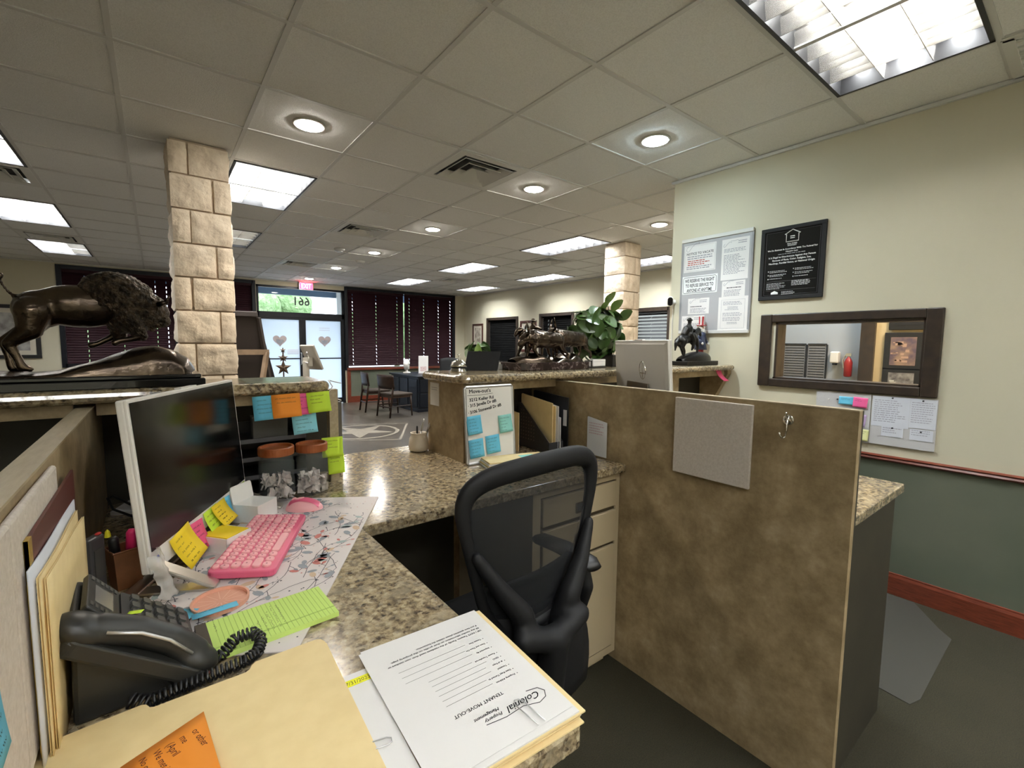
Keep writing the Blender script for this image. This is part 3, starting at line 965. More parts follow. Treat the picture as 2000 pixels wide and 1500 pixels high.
# ---------------------------------------------------------------- blinds
def blind(name, label, x0, x1, z0, z1, y, m, holes, pitch=.044, slat=.052, tilt=62, z_low=None, topgap=0.0, M0=None, kind='stuff'):
    """closed venetian blind across x0..x1, looking along +y; gaps cut at each cord let daylight through"""
    t = thing(name, label, 'blind', (0, 0, 0), 0, 'venetian blinds')
    if M0 is not None: t.matrix_world = M0
    mk('headrail', G().bx(x0, x1, y - .03, y + .025, z1 - .05 - topgap, z1 - topgap), m, t)
    cuts = [x0] + sorted(holes) + [x1]
    g, gc = G(), G()
    n = int((z1 - .05 - topgap - (z_low or z0)) / pitch)
    a = R(tilt)
    dy, dz = math.cos(a) * slat / 2, math.sin(a) * slat / 2
    for k in range(n):
        z = z1 - .07 - topgap - k * pitch
        cc = cuts if k % 2 else [x0, x1]
        for q in range(len(cc) - 1):
            xa = cc[q] + (.006 if q else 0)
            xb = cc[q + 1] - (.006 if q < len(cc) - 2 else 0)
            g.add([(xa, y - dy, z - dz), (xb, y - dy, z - dz), (xb, y + dy, z + dz), (xa, y + dy, z + dz)], [(0, 1, 2, 3)])
    mk('slats', g, m, t, solid=.003, kind=kind)
    zb = z1 - .07 - topgap - n * pitch
    mk('bottom_rail', G().bx(x0, x1, y - .02, y + .02, zb - .01, zb + .02), m, t)
    return t
def wframe(name, holes, m, y=YF, sill=True):
    x0, x1, z0, z1 = holes
    g = G()
    g.bx(x0 - .05, x0 + .02, y - .02, y + .10, z0 - .05, z1 + .05).bx(x1 - .02, x1 + .05, y - .02, y + .10, z0 - .05, z1 + .05)
    g.bx(x0, x1, y - .02, y + .10, z1 - .02, z1 + .05).bx(x0, x1, y - .02, y + .10, z0 - .05, z0 + .02)
    o = struct(name, g, m)
    mk('pane', G().bx(x0, x1, y + .105, y + .11, z0, z1), M_pane, o)
    return o
wframe('window_2', WIN_A, M_framemetal)
wframe('window_3', WIN_A2, M_framemetal)
wframe('window_4', WIN_B, M_framemetal)
blind('venetian_blind', 'burgundy blind on the left window behind the bison statue', -1.24, .32, 1.04, 2.70, YF + .03, M_burg, [-.95, -.45, .05, .22])
blind('venetian_blind', 'dark blind between the nearer stone column and the glass doors', .48, 1.68, 1.04, 2.70, YF + .03, M_burg, [])
bb = [(3.69, 5.165), (5.185, 6.63)]
blind('venetian_blind', 'burgundy blind right of the doors, left of its pair, raised a hand above the sill', 3.70, 5.15, .86, 2.745, YF + .03, M_burg, [3.83, 4.42, 4.98], z_low=.92, topgap=.012)
blind('venetian_blind', 'burgundy blind in the far corner, right of its pair', 5.185, 6.63, .86, 2.745, YF + .03, M_burg, [5.32, 5.74, 6.18, 6.55], topgap=.012)
# side-wall windows with dark blinds
for k, (ya, yb, za, zb) in enumerate(SW):
    g = G()
    for (a, b, c, e) in ((ya, ya + .06, za, zb), (yb - .06, yb, za, zb)):
        pass
    y_lo, y_hi = min(ya, yb), max(ya, yb)
    g.bx(XS - .025, XS + .08, y_lo - .045, y_lo + .02, za - .045, zb + .045).bx(XS - .025, XS + .08, y_hi - .02, y_hi + .045, za - .045, zb + .045)
    g.bx(XS - .025, XS + .08, y_lo, y_hi, zb - .02, zb + .045).bx(XS - .025, XS + .08, y_lo, y_hi, za - .045, za + .02)
    o = struct('window_%d' % (5 + k), g, M_darkwood)
    mk('pane', G().bx(XS + .10, XS + .105, y_lo, y_hi, za, zb), M_pane, o)
    # local x of the blind runs along -y so that it faces the room (-x)
    M0 = Matrix(((0, 1, 0, XS), (-1, 0, 0, 0), (0, 0, 1, 0), (0, 0, 0, 1)))
    lab = ('black blind in the side window nearest the far corner', 'black blind in the side window behind the cattle statue', 'open-slatted grey blind in the side window right of the farther stone column')[k]
    blind('venetian_blind', lab, -y_hi + .03, -y_lo - .03, za, zb, .05, (M_blkblind, M_blkblind, M_greyblind)[k], ([], [-y_hi + .20], [-y_hi + .35])[k], tilt=(66, 66, 40)[k], M0=M0, pitch=(.044, .044, .060)[k])
# outside of the side wall: pale office behind the open slats
struct('wall_outer', G().bx(XS + 1.2, XS + 1.3, 2.0, YF + .5, 0, 2.9), mat('render_pale', (.36, .36, .35), .8))
# ---------------------------------------------------------------- pictures on the walls
def picture(name, label, M, w_, h_, fcol, mats, border=.05, seed=1, cat='picture'):
    """M: centre frame, x right, y up, z to the room"""
    t = thing(name, label, cat)
    t.matrix_world = M
    g = G()
    b = border
    g.bx(-w_ / 2, w_ / 2, h_ / 2 - b, h_ / 2, 0, .025).bx(-w_ / 2, w_ / 2, -h_ / 2, -h_ / 2 + b, 0, .025).bx(-w_ / 2, -w_ / 2 + b, -h_ / 2 + b, h_ / 2 - b, 0, .025).bx(w_ / 2 - b, w_ / 2, -h_ / 2 + b, h_ / 2 - b, 0, .025)
    mk('frame', g, fcol, t, bev=.004)
    mk('mount', G().bx(-w_ / 2 + b, w_ / 2 - b, -h_ / 2 + b, h_ / 2 - b, 0, .012), mats[0], t)
    q = b + min(w_, h_) * .12
    mk('print', G().bx(-w_ / 2 + q, w_ / 2 - q, -h_ / 2 + q, h_ / 2 - q, .012, .0135), mats[1], t)
    return t
SIDE = lambda y, z: frame_M((XS - .001, y, z), (0, -1, 0), (0, 0, 1))
FRONT = lambda x, z: frame_M((x, YF - .001, z), (1, 0, 0), (0, 0, 1))
M_sketch = mat('print_sepia', (.52, .47, .38), .7, noise=(9, (.22, .18, .14), 5))
M_sketch2 = mat('print_grey', (.45, .44, .42), .7, noise=(7, (.16, .15, .14), 5, .4, .7))
M_mount = mat('mount_cream', (.62, .58, .48), .8)
M_rust = mat('picture_mahogany', (.07, .02, .014), .4)
picture('framed_picture', 'tall narrow framed picture on the side wall nearest the far corner', SIDE(10.53, 1.62), .50, .78, M_rust, (M_mount, M_sketch))
picture('framed_picture', 'small framed picture on the side wall between the two dark windows', SIDE(8.38, 1.66), .60, .74, M_rust, (M_mount, M_sketch2), .06)
picture('framed_picture', 'black framed drawing on the front wall left of the bison statue', FRONT(-1.86, 1.59), .62, .90, M_black, (M_mount, M_sketch2), .06)
# red figure on the side wall half hidden by the plant
t = thing('wall_ornament', 'red and white ornament on the side wall peeping out behind the big plant', 'ornament', (XS, 6.55, 1.92))
g = G()
g.tube([(-.03, .34, .10), (-.04, .22, .13), (-.05, .10, .10)], [.015, .035, .05], 10).tube([(-.03, -.30, .10), (-.04, -.2, .13), (-.05, -.08, .1)], [.015, .035, .05], 10)
mk('horns', g, M_rust, t, smooth=True)
mk('skull', G().ell((-.05, 0, .05), (.05, .12, .10)).ell((-.06, 0, -.10), (.045, .07, .14)), mat('bone', (.62, .58, .50), .7), t, remesh=.02)

# ---------------------------------------------------------------- lobby furniture
# navy reception desk of the lobby
t = thing('lobby_desk', 'navy panelled desk in the lobby below the burgundy blinds', 'desk', (4.95, 9.35, 0))
mk('desktop', G().bx(-.62, .62, -.55, .95, .735, .77), M_navy, t, bev=.008)
mk('body', G().bx(-.58, .58, -.50, .90, .05, .735), M_navy, t)
mk('plinth', G().bx(-.60, .60, -.52, .92, 0, .06), M_navy, t, bev=.004)
for a, b in ((-.55, -.22), (-.18, .18), (.22, .55)):
    p = mk('panel', G().bx(a, b, -.515, -.50, .42, .70), M_navy, t, bev=.006)
    p = mk('panel', G().bx(a, b, -.515, -.50, .10, .39), M_navy, t, bev=.006)
for a, b in ((-.46, -.05), (0, .40), (.45, .86)):
    mk('panel', G().bx(-.595, -.58, a, b, .10, .70), M_navy, t, bev=.006)
# wooden visitor chairs
def visitor_chair(label, x, y, rz):
    t = thing('visitor_chair', label, 'chair', (x, y, 0), rz, 'visitor chairs in the lobby')
    # faces local +y; seat .45
    def fn(u, v): 
        a = (u - .5) * 1.15
        return (.27 * math.sin(a) / math.sin(.575), -.23 + .16 * (1 - math.cos(a)) * 1.4 - .03 * v, .56 + .28 * v)
    mk('backrest', G().sheet(fn, 10, 4), M_chairwood, t, smooth=True, solid=.022)
    mk('seat', G().bx(-.25, .25, -.20, .26, .425, .47), M_seatpad, t, bev=.015)
    mk('seat_rail', G().bx(-.24, .24, -.20, .25, .385, .425), M_chairwood, t)
    for s in (-1, 1):
        mk('leg', G().tube([(s * .21, -.20, 0) if False else (s * .22, -.27, 0), (s * .22, -.215, .42), (s * .235, -.20, .62)], [.016, .022, .018], 8), M_chairwood, t, smooth=True)
        mk('leg', G().tube([(s * .235, .25, 0), (s * .225, .22, .42)], [.015, .022], 8), M_chairwood, t, smooth=True)
        mk('side_stretcher', G().tube([(s * .222, -.24, .22), (s * .23, .24, .22)], .012, 6), M_chairwood, t)
    mk('cross_stretcher', G().tube([(-.225, -.24, .20), (.225, -.24, .20)], .014, 6), M_chairwood, t)
    return t
visitor_chair('wooden visitor chair at the navy desk, nearer of the two', 3.78, 8.72, R(-78))
visitor_chair('wooden visitor chair farther back by the green wall, half hidden', 3.72, 9.62, R(-95))
# desk fan, card holder, low box, office chair back
t = thing('desk_fan', 'small white desk fan on the navy lobby desk', 'fan', (4.62, 9.95, .77), R(55))
mk('base', G().lathe([(.09, 0), (.09, .02), (.03, .035), (.022, .11)], 16), M_white, t, smooth=True)
Mx = Matrix.Translation((0, 0, .20)) @ Matrix.Rotation(R(90), 4, 'X')
mk('cage', G().lathe([(.05, -.07), (.12, -.05), (.125, .03), (.10, .05)], 18, Mx), M_white, t, smooth=True)
g = G()
for k in range(10): g.bx(-.004, .004, .02, .115, .05, .054, Mx @ Matrix.Rotation(2 * PI * k / 10, 4, 'Z'))
mk('grille', g, M_white, t)
mk('blade_hub', G().lathe([(.03, .05), (.03, .06)], 12, Mx), M_alu, t)
t = thing('card_stand', 'white upright leaflet stand on the navy lobby desk beside the fan', 'stand', (4.88, 9.62, .77), R(-30))
mk('leaflet', G().bx(-.11, .11, -.003, .003, .01, .41, Matrix.Rotation(R(-7), 4, 'X')), M_paper, t)
mk('foot', G().bx(-.11, .11, -.06, .06, 0, .012), see_mat('acrylic', (.8, .8, .8), .6), t)
mk('leaflet_picture', G().bx(-.07, .07, -.0045, -.003, .05, .16, Matrix.Rotation(R(-7), 4, 'X')), mat('print_rose', (.55, .35, .35), .7, noise=(40, (.7, .65, .62), 4)), t)
t = thing('office_chair_back', 'dark office chair behind the lobby desk, hidden by the bell', 'chair', (6.05, 10.45, 0), R(150))
def fn(u, v):
    a = (u - .5) * 1.5
    return (.24 * math.sin(a) / math.sin(.75), .05 - .12 * math.cos(a), .62 + .48 * v - .04 * (2 * u - 1) ** 2 * v)
mk('backrest', G().sheet(fn, 8, 6), M_blackmat, t, smooth=True, solid=.05)
mk('seat', G().bx(-.25, .25, -.05, .42, .45, .53), M_blackmat, t, bev=.03)
mk('post', G().tube([(0, .18, .05), (0, .18, .46)], .03, 10), M_black, t)
g = G()
for k in range(5): g.tube([(0, .18, .09), (.28 * math.cos(2 * PI * k / 5), .18 + .28 * math.sin(2 * PI * k / 5), .03)], [.03, .02], 8)
mk('base', g, M_black, t)
# kiosk tablet on its post
t = thing('kiosk_tablet', 'beige tablet kiosk on a slim post in front of the glass doors', 'tablet', (1.12, 4.5, 0), R(118))
Mx = Matrix.Translation((0, -.03, 1.33)) @ Matrix.Rotation(R(-25), 4, 'X')
mk('tablet', G().bx(-.085, .085, -.012, .012, -.125, .125, Mx), M_beigeplast, t, bev=.006)
mk('screen', G().bx(-.07, .07, -.014, -.012, -.105, .105, Mx), M_screen, t)
mk('post', G().bx(-.028, .028, .02, .055, .01, 1.30), M_beigeplast, t, bev=.008)
mk('bracket', G().bx(-.03, .03, -.012, .045, 1.25, 1.33), M_beigeplast, t)
mk('cable', G().tube([(-.0, .03, 1.36), (-.05, .07, 1.38), (-.085, .08, 1.33), (-.06, .06, 1.28), (0, .05, 1.29)], .005, 6), M_white, t, smooth=True)
mk('foot', G().lathe([(.15, 0), (.15, .012), (.03, .02)], 20), M_beigeplast, t)
# star sculpture on a small side table
t = thing('side_table', 'small dark lobby table hidden behind the counter, under the star sculpture', 'table', (.80, 4.0, 0))
mk('tabletop', G().lathe([(.22, 1.085), (.22, 1.11)], 28), M_darkwood, t)
mk('pedestal', G().lathe([(.16, 0), (.15, .02), (.03, .05), (.03, 1.085)], 14), M_darkwood, t)
t = thing('star_sculpture', 'rusty metal sculpture of three stacked stars in front of the glass doors', 'sculpture', (.80, 4.0, 1.11), R(-20))
M_rusty = mat('rusty_metal', (.17, .12, .085), .5, .6, noise=(20, (.08, .055, .04), 4))
def star(s): return [((s if k % 2 == 0 else s * .42) * math.sin(PI * k / 5), (s if k % 2 == 0 else s * .42) * math.cos(PI * k / 5)) for k in range(10)]
for z, s in ((.155, .062), (.235, .038), (.296, .025)):
    g = G()
    pts = star(s)
    vs = [(0, -.012, z), (0, .012, z)] + [(p[0], 0, z + p[1]) for p in pts]
    g.add(vs, [(0, 2 + (k + 1) % 10, 2 + k) for k in range(10)] + [(1, 2 + k, 2 + (k + 1) % 10) for k in range(10)])
    mk('star', g, M_rusty, t)
mk('rod', G().tube([(0, .005, 0), (0, .005, .29)], .006, 6), M_rusty, t)
mk('base', G().bx(-.06, .06, -.04, .04, 0, .012), M_rusty, t)
t = thing('candy_tray', 'glass tray of red wrapped sweets beside the star sculpture', 'tray', (.92, 4.05, 1.11))
mk('tray', G().bx(-.08, .08, -.05, .05, 0, .008).bx(-.08, .08, -.05, -.045, 0, .05).bx(-.08, .08, .045, .05, 0, .05), M_glass, t)
rr = random.Random(5)
g = G()
for k in range(14): g.ell((rr.uniform(-.06, .06), rr.uniform(-.03, .03), .02 + rr.random() * .02), (.016, .010, .009), None, 6, 4, (0, 0, rr.random() * 3))
mk('sweets', g, mat('sweet_wrap', (.30, .05, .06), .3, noise=(60, (.5, .45, .42), 2)), t, kind='stuff')
# display easel seen from behind
t = thing('display_easel', 'dark display board on a wooden easel right of the nearer stone column', 'easel', (.66, 5.0, 0), 0)
g = G()
g.add([(-.35, .02, 1.75), (.13, .02, 1.75), (.36, .25, .85), (-.35, .25, .85), (-.35, .045, 1.76), (.13, .045, 1.76), (.36, .275, .85), (-.35, .275, .85)],
      [(0, 1, 2, 3), (7, 6, 5, 4), (0, 4, 5, 1), (1, 5, 6, 2), (2, 6, 7, 3), (3, 7, 4, 0)])
mk('board', g, M_easelbrd, t)
mk('top_rail', G().bx(-.35, .13, -.01, .02, 1.71, 1.75), M_easelbrd, t)
mk('cross_bar', G().bx(-.35, .21, -.05, -.02, 1.345, 1.395), M_woodtan, t)
mk('leg', G().tube([(.19, -.035, 1.37), (.10, -.10, .9), (-.02, -.2, 0)], .026, 4), M_woodtan, t)
mk('leg', G().tube([(.14, .03, 1.7), (.40, .30, 0)], .022, 4), M_easelbrd, t)
mk('leg', G().tube([(-.33, .03, 1.7), (-.45, .30, 0)], .022, 4), M_woodtan, t)
# leafy plant in the far lobby
def leaf_g(g, M, L, W, fold=.25, droop=.3, n=5):
    def fn(u, v):
        y = v * L
        wv = W * (math.sin(PI * min(1, v * .92 + .04)) ** .75)
        x = (u - .5) * wv
        return (x, y, abs(x) * fold - droop * v * v * L)
    return g.sheet(fn, 4, n, M)
def plant(t, n, rx, ry, rz_, cz, L, W, seed, mats, stems=True, up=.4, name='leaf', lean=(0, 0), ox=0.0):
    """leaves whose faces look outwards from the crown, each on its own short stalk"""
    rr = random.Random(seed)
    gs = G()
    for k in range(n):
        th, zz = rr.uniform(0, 2 * PI), rr.uniform(-1, 1)
        q = math.sqrt(1 - zz * zz)
        f = rr.uniform(.45, 1.0) ** .6
        rad = Vector((q * math.cos(th), q * math.sin(th), zz))
        p = Vector((ox + rx * rad.x * f + lean[0] * zz, ry * rad.y * f + lean[1] * zz, cz + rz_ * zz * f))
        nz = (rad + Vector((rr.uniform(-.5, .5), rr.uniform(-.5, .5), up + rr.uniform(-.3, .5)))).normalized()
        d = Vector((rr.uniform(-1, 1), rr.uniform(-1, 1), rr.uniform(-.9, .5))) + rad * .5
        out = (d - nz * d.dot(nz)).normalized()
        side = out.cross(nz)
        s = rr.uniform(.75, 1.2)
        b = p - out * L * s * .5
        Mr = Matrix(((side.x, out.x, nz.x, b.x), (side.y, out.y, nz.y, b.y), (side.z, out.z, nz.z, b.z), (0, 0, 0, 1)))
        g = leaf_g(G(), Mr, L * s, W * s, .25, rr.uniform(.05, .3))
        mk(name, g, mats[0] if rr.random() < .62 else mats[1] if rr.random() < .6 else mats[2], t, smooth=True)
        if stems and k % 3 == 0: gs.tube([(b.x * .1, b.y * .1, cz - rz_ * .9), (b.x * .5, b.y * .5, cz - rz_ + (b.z - cz + rz_) * .6), tuple(b)], .0025, 4)
    if stems: mk('stems', gs, M_stem, t, kind='stuff')
t = thing('far_plant', 'leafy green plant in a pot beyond the black counter sign', 'plant', (4.02, 6.0, 0))
mk('pot', G().lathe([(.10, 1.0), (.14, 1.02), (.17, 1.24), (.16, 1.26), (.14, 1.24)], 20), M_alu, t, smooth=True)
mk('plant_stand', G().lathe([(.17, 0), (.16, .03), (.04, .06), (.04, .96), (.13, 1.0)], 14), M_darkwood, t)
plant(t, 16, .20, .20, .12, 1.36, .22, .15, 11, (M_leafa, M_leafd, M_leafb), up=.2)
# ================================================================ reception counters
DZ = .945            # worktop height
TZ, TB = 1.337, 1.298  # raised counter top and underside
def bull(x0, x1, y0, y1, z0, z1, ends=(True, True), n=6):
    """granite slab with a rounded nose along its front and ends"""
    r = (z1 - z0) / 2
    g = G()
    rings = []
    for k in range(n + 1):
        a = -PI / 2 + PI * k / n
        o = r - r * math.cos(a)
        z = (z0 + z1) / 2 + r * math.sin(a)
        ex0 = o if ends[0] else 0
        ex1 = o if ends[1] else 0
        c = .05
        def cor(cx, cy, a0): return [(cx + (c - o) * math.cos(a0 + PI / 2 * q / 4), cy + (c - o) * math.sin(a0 + PI / 2 * q / 4), z) for q in range(5)]
        ring = cor(x0 + c, y0 + c, PI) + cor(x1 - c, y0 + c, -PI / 2) + cor(x1 - c, y1 - c, 0) + cor(x0 + c, y1 - c, PI / 2)
        rings.append(ring)
    m = len(rings[0])
    vs = [p for ring in rings for p in ring]
    fs = [tuple(range(m))[::-1], tuple(n * m + k for k in range(m))]
    for j in range(n): fs += [(j * m + k, j * m + (k + 1) % m, (j + 1) * m + (k + 1) % m, (j + 1) * m + k) for k in range(m)]
    return g.add(vs, fs)
t = thing('raised_counter', 'raised granite counter on the left carrying the bison statue', 'counter', (0, 0, 0))
mk('granite_top', bull(-2.2, .492, 1.668, 1.98, TB, TZ), M_granite, t, smooth=False)
mk('apron', G().bx(-2.2, -.185, 1.71, 1.73, TB - .035, TB), M_lam, t)
mk('apron', G().bx(-.138, .44, 1.71, 1.73, TB - .035, TB), M_lam, t)
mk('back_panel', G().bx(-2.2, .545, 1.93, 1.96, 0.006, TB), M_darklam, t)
mk('end_board', G().bx(.545, .573, 1.93, 2.17, .006, TB - .02), M_lam, t)
mk('end_panel', G().bx(.573, .668, 2.14, 2.175, .006, 1.20), mat('panel_grey', (.11, .10, .085), .6, noise=(9, (.13, .12, .10), 4)), t)
t = thing('raised_counter', 'raised granite counter on the right carrying the cattle statue and the bell', 'counter', (0, 0, 0))
mk('granite_top', bull(1.02, XW - .005, 1.67, 2.06, TB, TZ), M_granite, t)
mk('apron', G().bx(1.34, 1.634, 1.73, 1.75, TB - .04, TB), M_lam, t)
mk('apron', G().bx(1.686, XW - .07, 1.73, 1.75, TB - .04, TB), M_lam, t)
mk('pedestal', G().bx(1.055, 1.335, 1.70, 2.03, DZ + .0005, TB), M_lam, t)
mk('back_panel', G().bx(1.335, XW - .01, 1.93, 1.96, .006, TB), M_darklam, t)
mk('pedestal', G().bx(2.55, 2.80, 1.752, 1.93, DZ + .0005, TB), M_lam, t)
mk('wall_bracket', G().prism([(0, 0), (.0, -.35), (.05, -.35), (.22, -.03), (.22, 0)], XW - .06, XW - .01, Matrix(((0, 0, 1, 0), (-1, 0, 0, 1.93), (0, 1, 0, TB), (0, 0, 0, 1)))), M_lam, t)
# worktop
t = thing('granite_worktop', 'speckled granite L-shaped worktop of the near workstation', 'worktop', (0, 0, 0))
poly = [(-.142, .408), (.447, .408), (.447, 1.268), (1.636, 1.268), (1.636, 1.928), (1.333, 1.928), (1.333, 2.17), (.670, 2.17), (.670, 2.138), (.575, 2.138), (.575, 1.928), (-.142, 1.928)]
mk('granite_slab', G().prism(poly, DZ - .035, DZ), M_granite, t, bev=.004)
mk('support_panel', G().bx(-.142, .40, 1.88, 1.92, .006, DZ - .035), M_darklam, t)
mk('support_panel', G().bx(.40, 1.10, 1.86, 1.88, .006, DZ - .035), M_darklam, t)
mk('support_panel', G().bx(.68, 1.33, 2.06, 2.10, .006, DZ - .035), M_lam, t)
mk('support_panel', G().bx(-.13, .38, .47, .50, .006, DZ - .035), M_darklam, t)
# dividers
t = thing('divider_panel', 'brown laminate divider panel on the right with the felt square and hook', 'panel', (0, 0, 0))
mk('panel', G().bx(1.64, 1.668, .428, 1.928, .004, 1.285), M_lam, t)
mk('edge_band', G().bx(1.638, 1.670, .428, 1.928, 1.285, 1.289), M_lamedge, t)
mk('end_band', G().bx(1.668, 1.682, .428, 1.60, .004, 1.285), M_darklam, t)
t = thing('divider_panel', 'tan topped laminate divider panel at the left edge behind the files', 'panel', (0, 0, 0))
mk('panel', G().bx(-.176, -.1435, -.3, 1.928, .004, 1.285), M_lam, t)
mk('edge_band', G().bx(-.179, -.1425, -.3, 1.92, 1.285, 1.289), M_lamedge, t)
# drawer cabinet under the worktop
t = thing('drawer_cabinet', 'cream base cabinet with two drawers and a door behind the mesh chair', 'cabinet', (0, 0, 0))
mk('carcass', G().bx(1.12, 1.636, 1.312, 1.84, .09, DZ - .036), M_cab, t)
mk('face_frame', G().bx(1.12, 1.16, 1.30, 1.312, .05, DZ - .036).bx(1.612, 1.636, 1.30, 1.312, .05, DZ - .036).bx(1.16, 1.612, 1.30, 1.312, .875, DZ - .036).bx(1.16, 1.612, 1.30, 1.312, .05, .085), M_cab, t)
mk('toe_kick', G().bx(1.12, 1.60, 1.335, 1.36, .004, .09), M_cab, t)
M_gap = mat('cabinet_gap', (.10, .075, .045), .8)
mk('shadow_gap', G().bx(1.16, 1.612, 1.309, 1.312, .085, .875), M_gap, t)
for nm, za, zb, hz in (('drawer', .756, .868, .80), ('drawer', .592, .738, .665), ('door', .095, .576, None)):
    f = mk(nm, G().bx(1.168, 1.606, 1.292, 1.309, za, zb), M_cab, t, bev=.004)
    if hz:
        h = mk('handle', G().bx(1.345, 1.345 + .085, 1.286, 1.2925, hz - .024, hz + .024), M_chrome, f, bev=.003, label='chrome recessed cup handle')
        mk('handle_recess', G().bx(1.351, 1.424, 1.2855, 1.287, hz - .014, hz + .018), M_blackmat, f)
# right workstation
t = thing('right_worktop', 'granite worktop of the next workstation beyond the right divider', 'worktop', (0, 0, 0))
mk('granite_slab', G().prism([(1.684, .437), (2.297, .437), (2.297, 1.3), (3.42, 1.3), (3.42, 1.926), (1.684, 1.926)], DZ - .035, DZ), M_granite, t, bev=.004)
mk('side_panel', G().bx(1.684, 2.26, .455, .48, .004, DZ - .035), M_darklam, t)
mk('back_support', G().bx(1.70, 3.40, 1.86, 1.90, .004, DZ - .035), M_darklam, t)
# chair mat on the carpet by the wall
g = G().prism([(2.40, .38), (2.47, .36), (3.12, .36), (3.19, .42), (3.405, .56), (3.405, .70), (2.44, .70)], .0045, .007)
tag(mk('chair_mat', g, mat('vinyl_mat', (.050, .047, .038), .7), None), 'grey vinyl chair mat on the green carpet beside the baseboard', 'mat')

# ================================================================ mesh office chair
t = thing('mesh_office_chair', 'black mesh back office chair pushed up to the granite worktop', 'chair', (.80, 1.0, 0))
def backpt(u, v):
    """back surface, u -1..1 across, v 0 (bottom) .. 1 (top); local origin (.80,1.0)"""
    hw = .115 + .150 * min(1, v * 1.05) ** .62
    z = .70 + .455 * v + .022 * (1 - u * u) * v + .012 * u
    y = -.085 - .02 * v + .07 * (v - .35) ** 2 - .045 * (1 - u * u) + .02
    return Vector((u * hw, y, z))
loop = []
for k in range(48):
    a = 2 * PI * k / 48
    c, s_ = math.cos(a), math.sin(a)
    e = .38
    u = math.copysign(abs(c) ** e, c)
    v = .5 + .5 * math.copysign(abs(s_) ** e, s_)
    loop.append(backpt(u * .93, .03 + v * .93))
rs = []
for p in loop:
    v = (p.z - .70) / .47
    rs.append(.016 + .016 * max(0, v - .62) / .38)
mk('back_frame', G().tube(loop, rs, 10, closed=True, flat=.7, upv=(0, 1, 0)), M_chair, t, smooth=True)
mk('mesh_back', G().sheet(lambda u, v: tuple(backpt((u * 2 - 1) * .9, .04 + v * .9) + Vector((0, .004, 0))), 14, 14), M_mesh, t, smooth=True)
g = G()
sp = [backpt(0, .05) + Vector((.06, -.02, -.02)), Vector((.085, -.135, .78)), Vector((.145, -.12, .86)), backpt(.93, .52) + Vector((-.002, -.016, 0))]
g.limb(sp, [.036, .032, .024, .016])
sp2 = [Vector((-p.x, p.y, p.z)) for p in sp]
g.limb(sp2, [.036, .032, .024, .016])
g.limb([(-.10, -.16, .73), (0, -.17, .70), (.10, -.16, .73)], [.03, .034, .03])
g.limb([(0, -.17, .70), (0, -.15, .55), (0, .0, .45), (0, .2, .44)], [.04, .04, .038, .03])
mk('back_support', g, M_chair, t, remesh=.008)
mk('lumbar_pad', G().sheet(lambda u, v: tuple(backpt((u * 2 - 1) * .8, .10 + .22 * v) + Vector((0, .02, 0))), 8, 4), M_blackmat, t, smooth=True, solid=.02)
def seat_fn(u, v, top):
    x, y = (u * 2 - 1), (v * 2 - 1)
    k = (1 - abs(x) ** 4) * (1 - abs(y) ** 4)
    fx = x * (1 - .10 * abs(y) ** 3)
    return (fx * .255, .17 + y * .24, (.515 + .055 * k ** .5 + .02 * x * x) if top else (.515 - .05 * k ** .5))
g = G().sheet(lambda u, v: seat_fn(u, v, True), 14, 14).sheet(lambda u, v: seat_fn(1 - u, v, False), 14, 14)
mk('seat', g, M_blackmat, t, smooth=True)
mk('rear_shroud', G().sheet(lambda u, v: ((-.25 + .50 * u) * (1 - .35 * v * v), -.050 - .04 * math.sin(PI * u) - .02 * math.sin(PI * v), .40 + .38 * v), 12, 8), M_chair, t, smooth=True, solid=.012)
for s in (-1, 1):
    g = G().limb([(s * .20, .16, .44), (s * .30, .12, .46), (s * .315, .05, .56), (s * .29, -.01, .68), (s * .285, .0, .745)], [.026, .03, .028, .026, .022])
    mk('arm_post', g, M_chair, t, remesh=.008)
    mk('arm_pad', G().tube([(s * .275, -.06, .765), (s * .28, -.03, .772), (s * .285, .10, .775), (s * .275, .20, .772), (s * .27, .225, .768)], [.026, .038, .042, .038, .022], 12, flat=.45), M_black, t, smooth=True)
mk('tilt_box', G().bx(-.09, .09, .05, .30, .385, .46), M_black, t, bev=.02)
mk('gas_lift', G().lathe([(.032, .06), (.032, .26), (.02, .262), (.02, .40)], 16, Matrix.Translation((0, .17, 0))), M_black, t, smooth=True)
for k in range(5):
    a = 2 * PI * k / 5 + .3
    c, s_ = math.cos(a), math.sin(a)
    mk('base_arm', G().tube([(0, .17, .10), (.16 * c, .17 + .16 * s_, .085), (.29 * c, .17 + .29 * s_, .062)], [.034, .026, .018], 8), M_black, t, smooth=True)
    mk('caster', G().lathe([(.022, -.018), (.028, -.01), (.028, .01), (.022, .018)], 14, Matrix.Translation((.29 * c, .17 + .29 * s_, .033)) @ Matrix.Rotation(a, 4, 'Z') @ Matrix.Rotation(PI / 2, 4, 'X')), M_black, t, smooth=True)

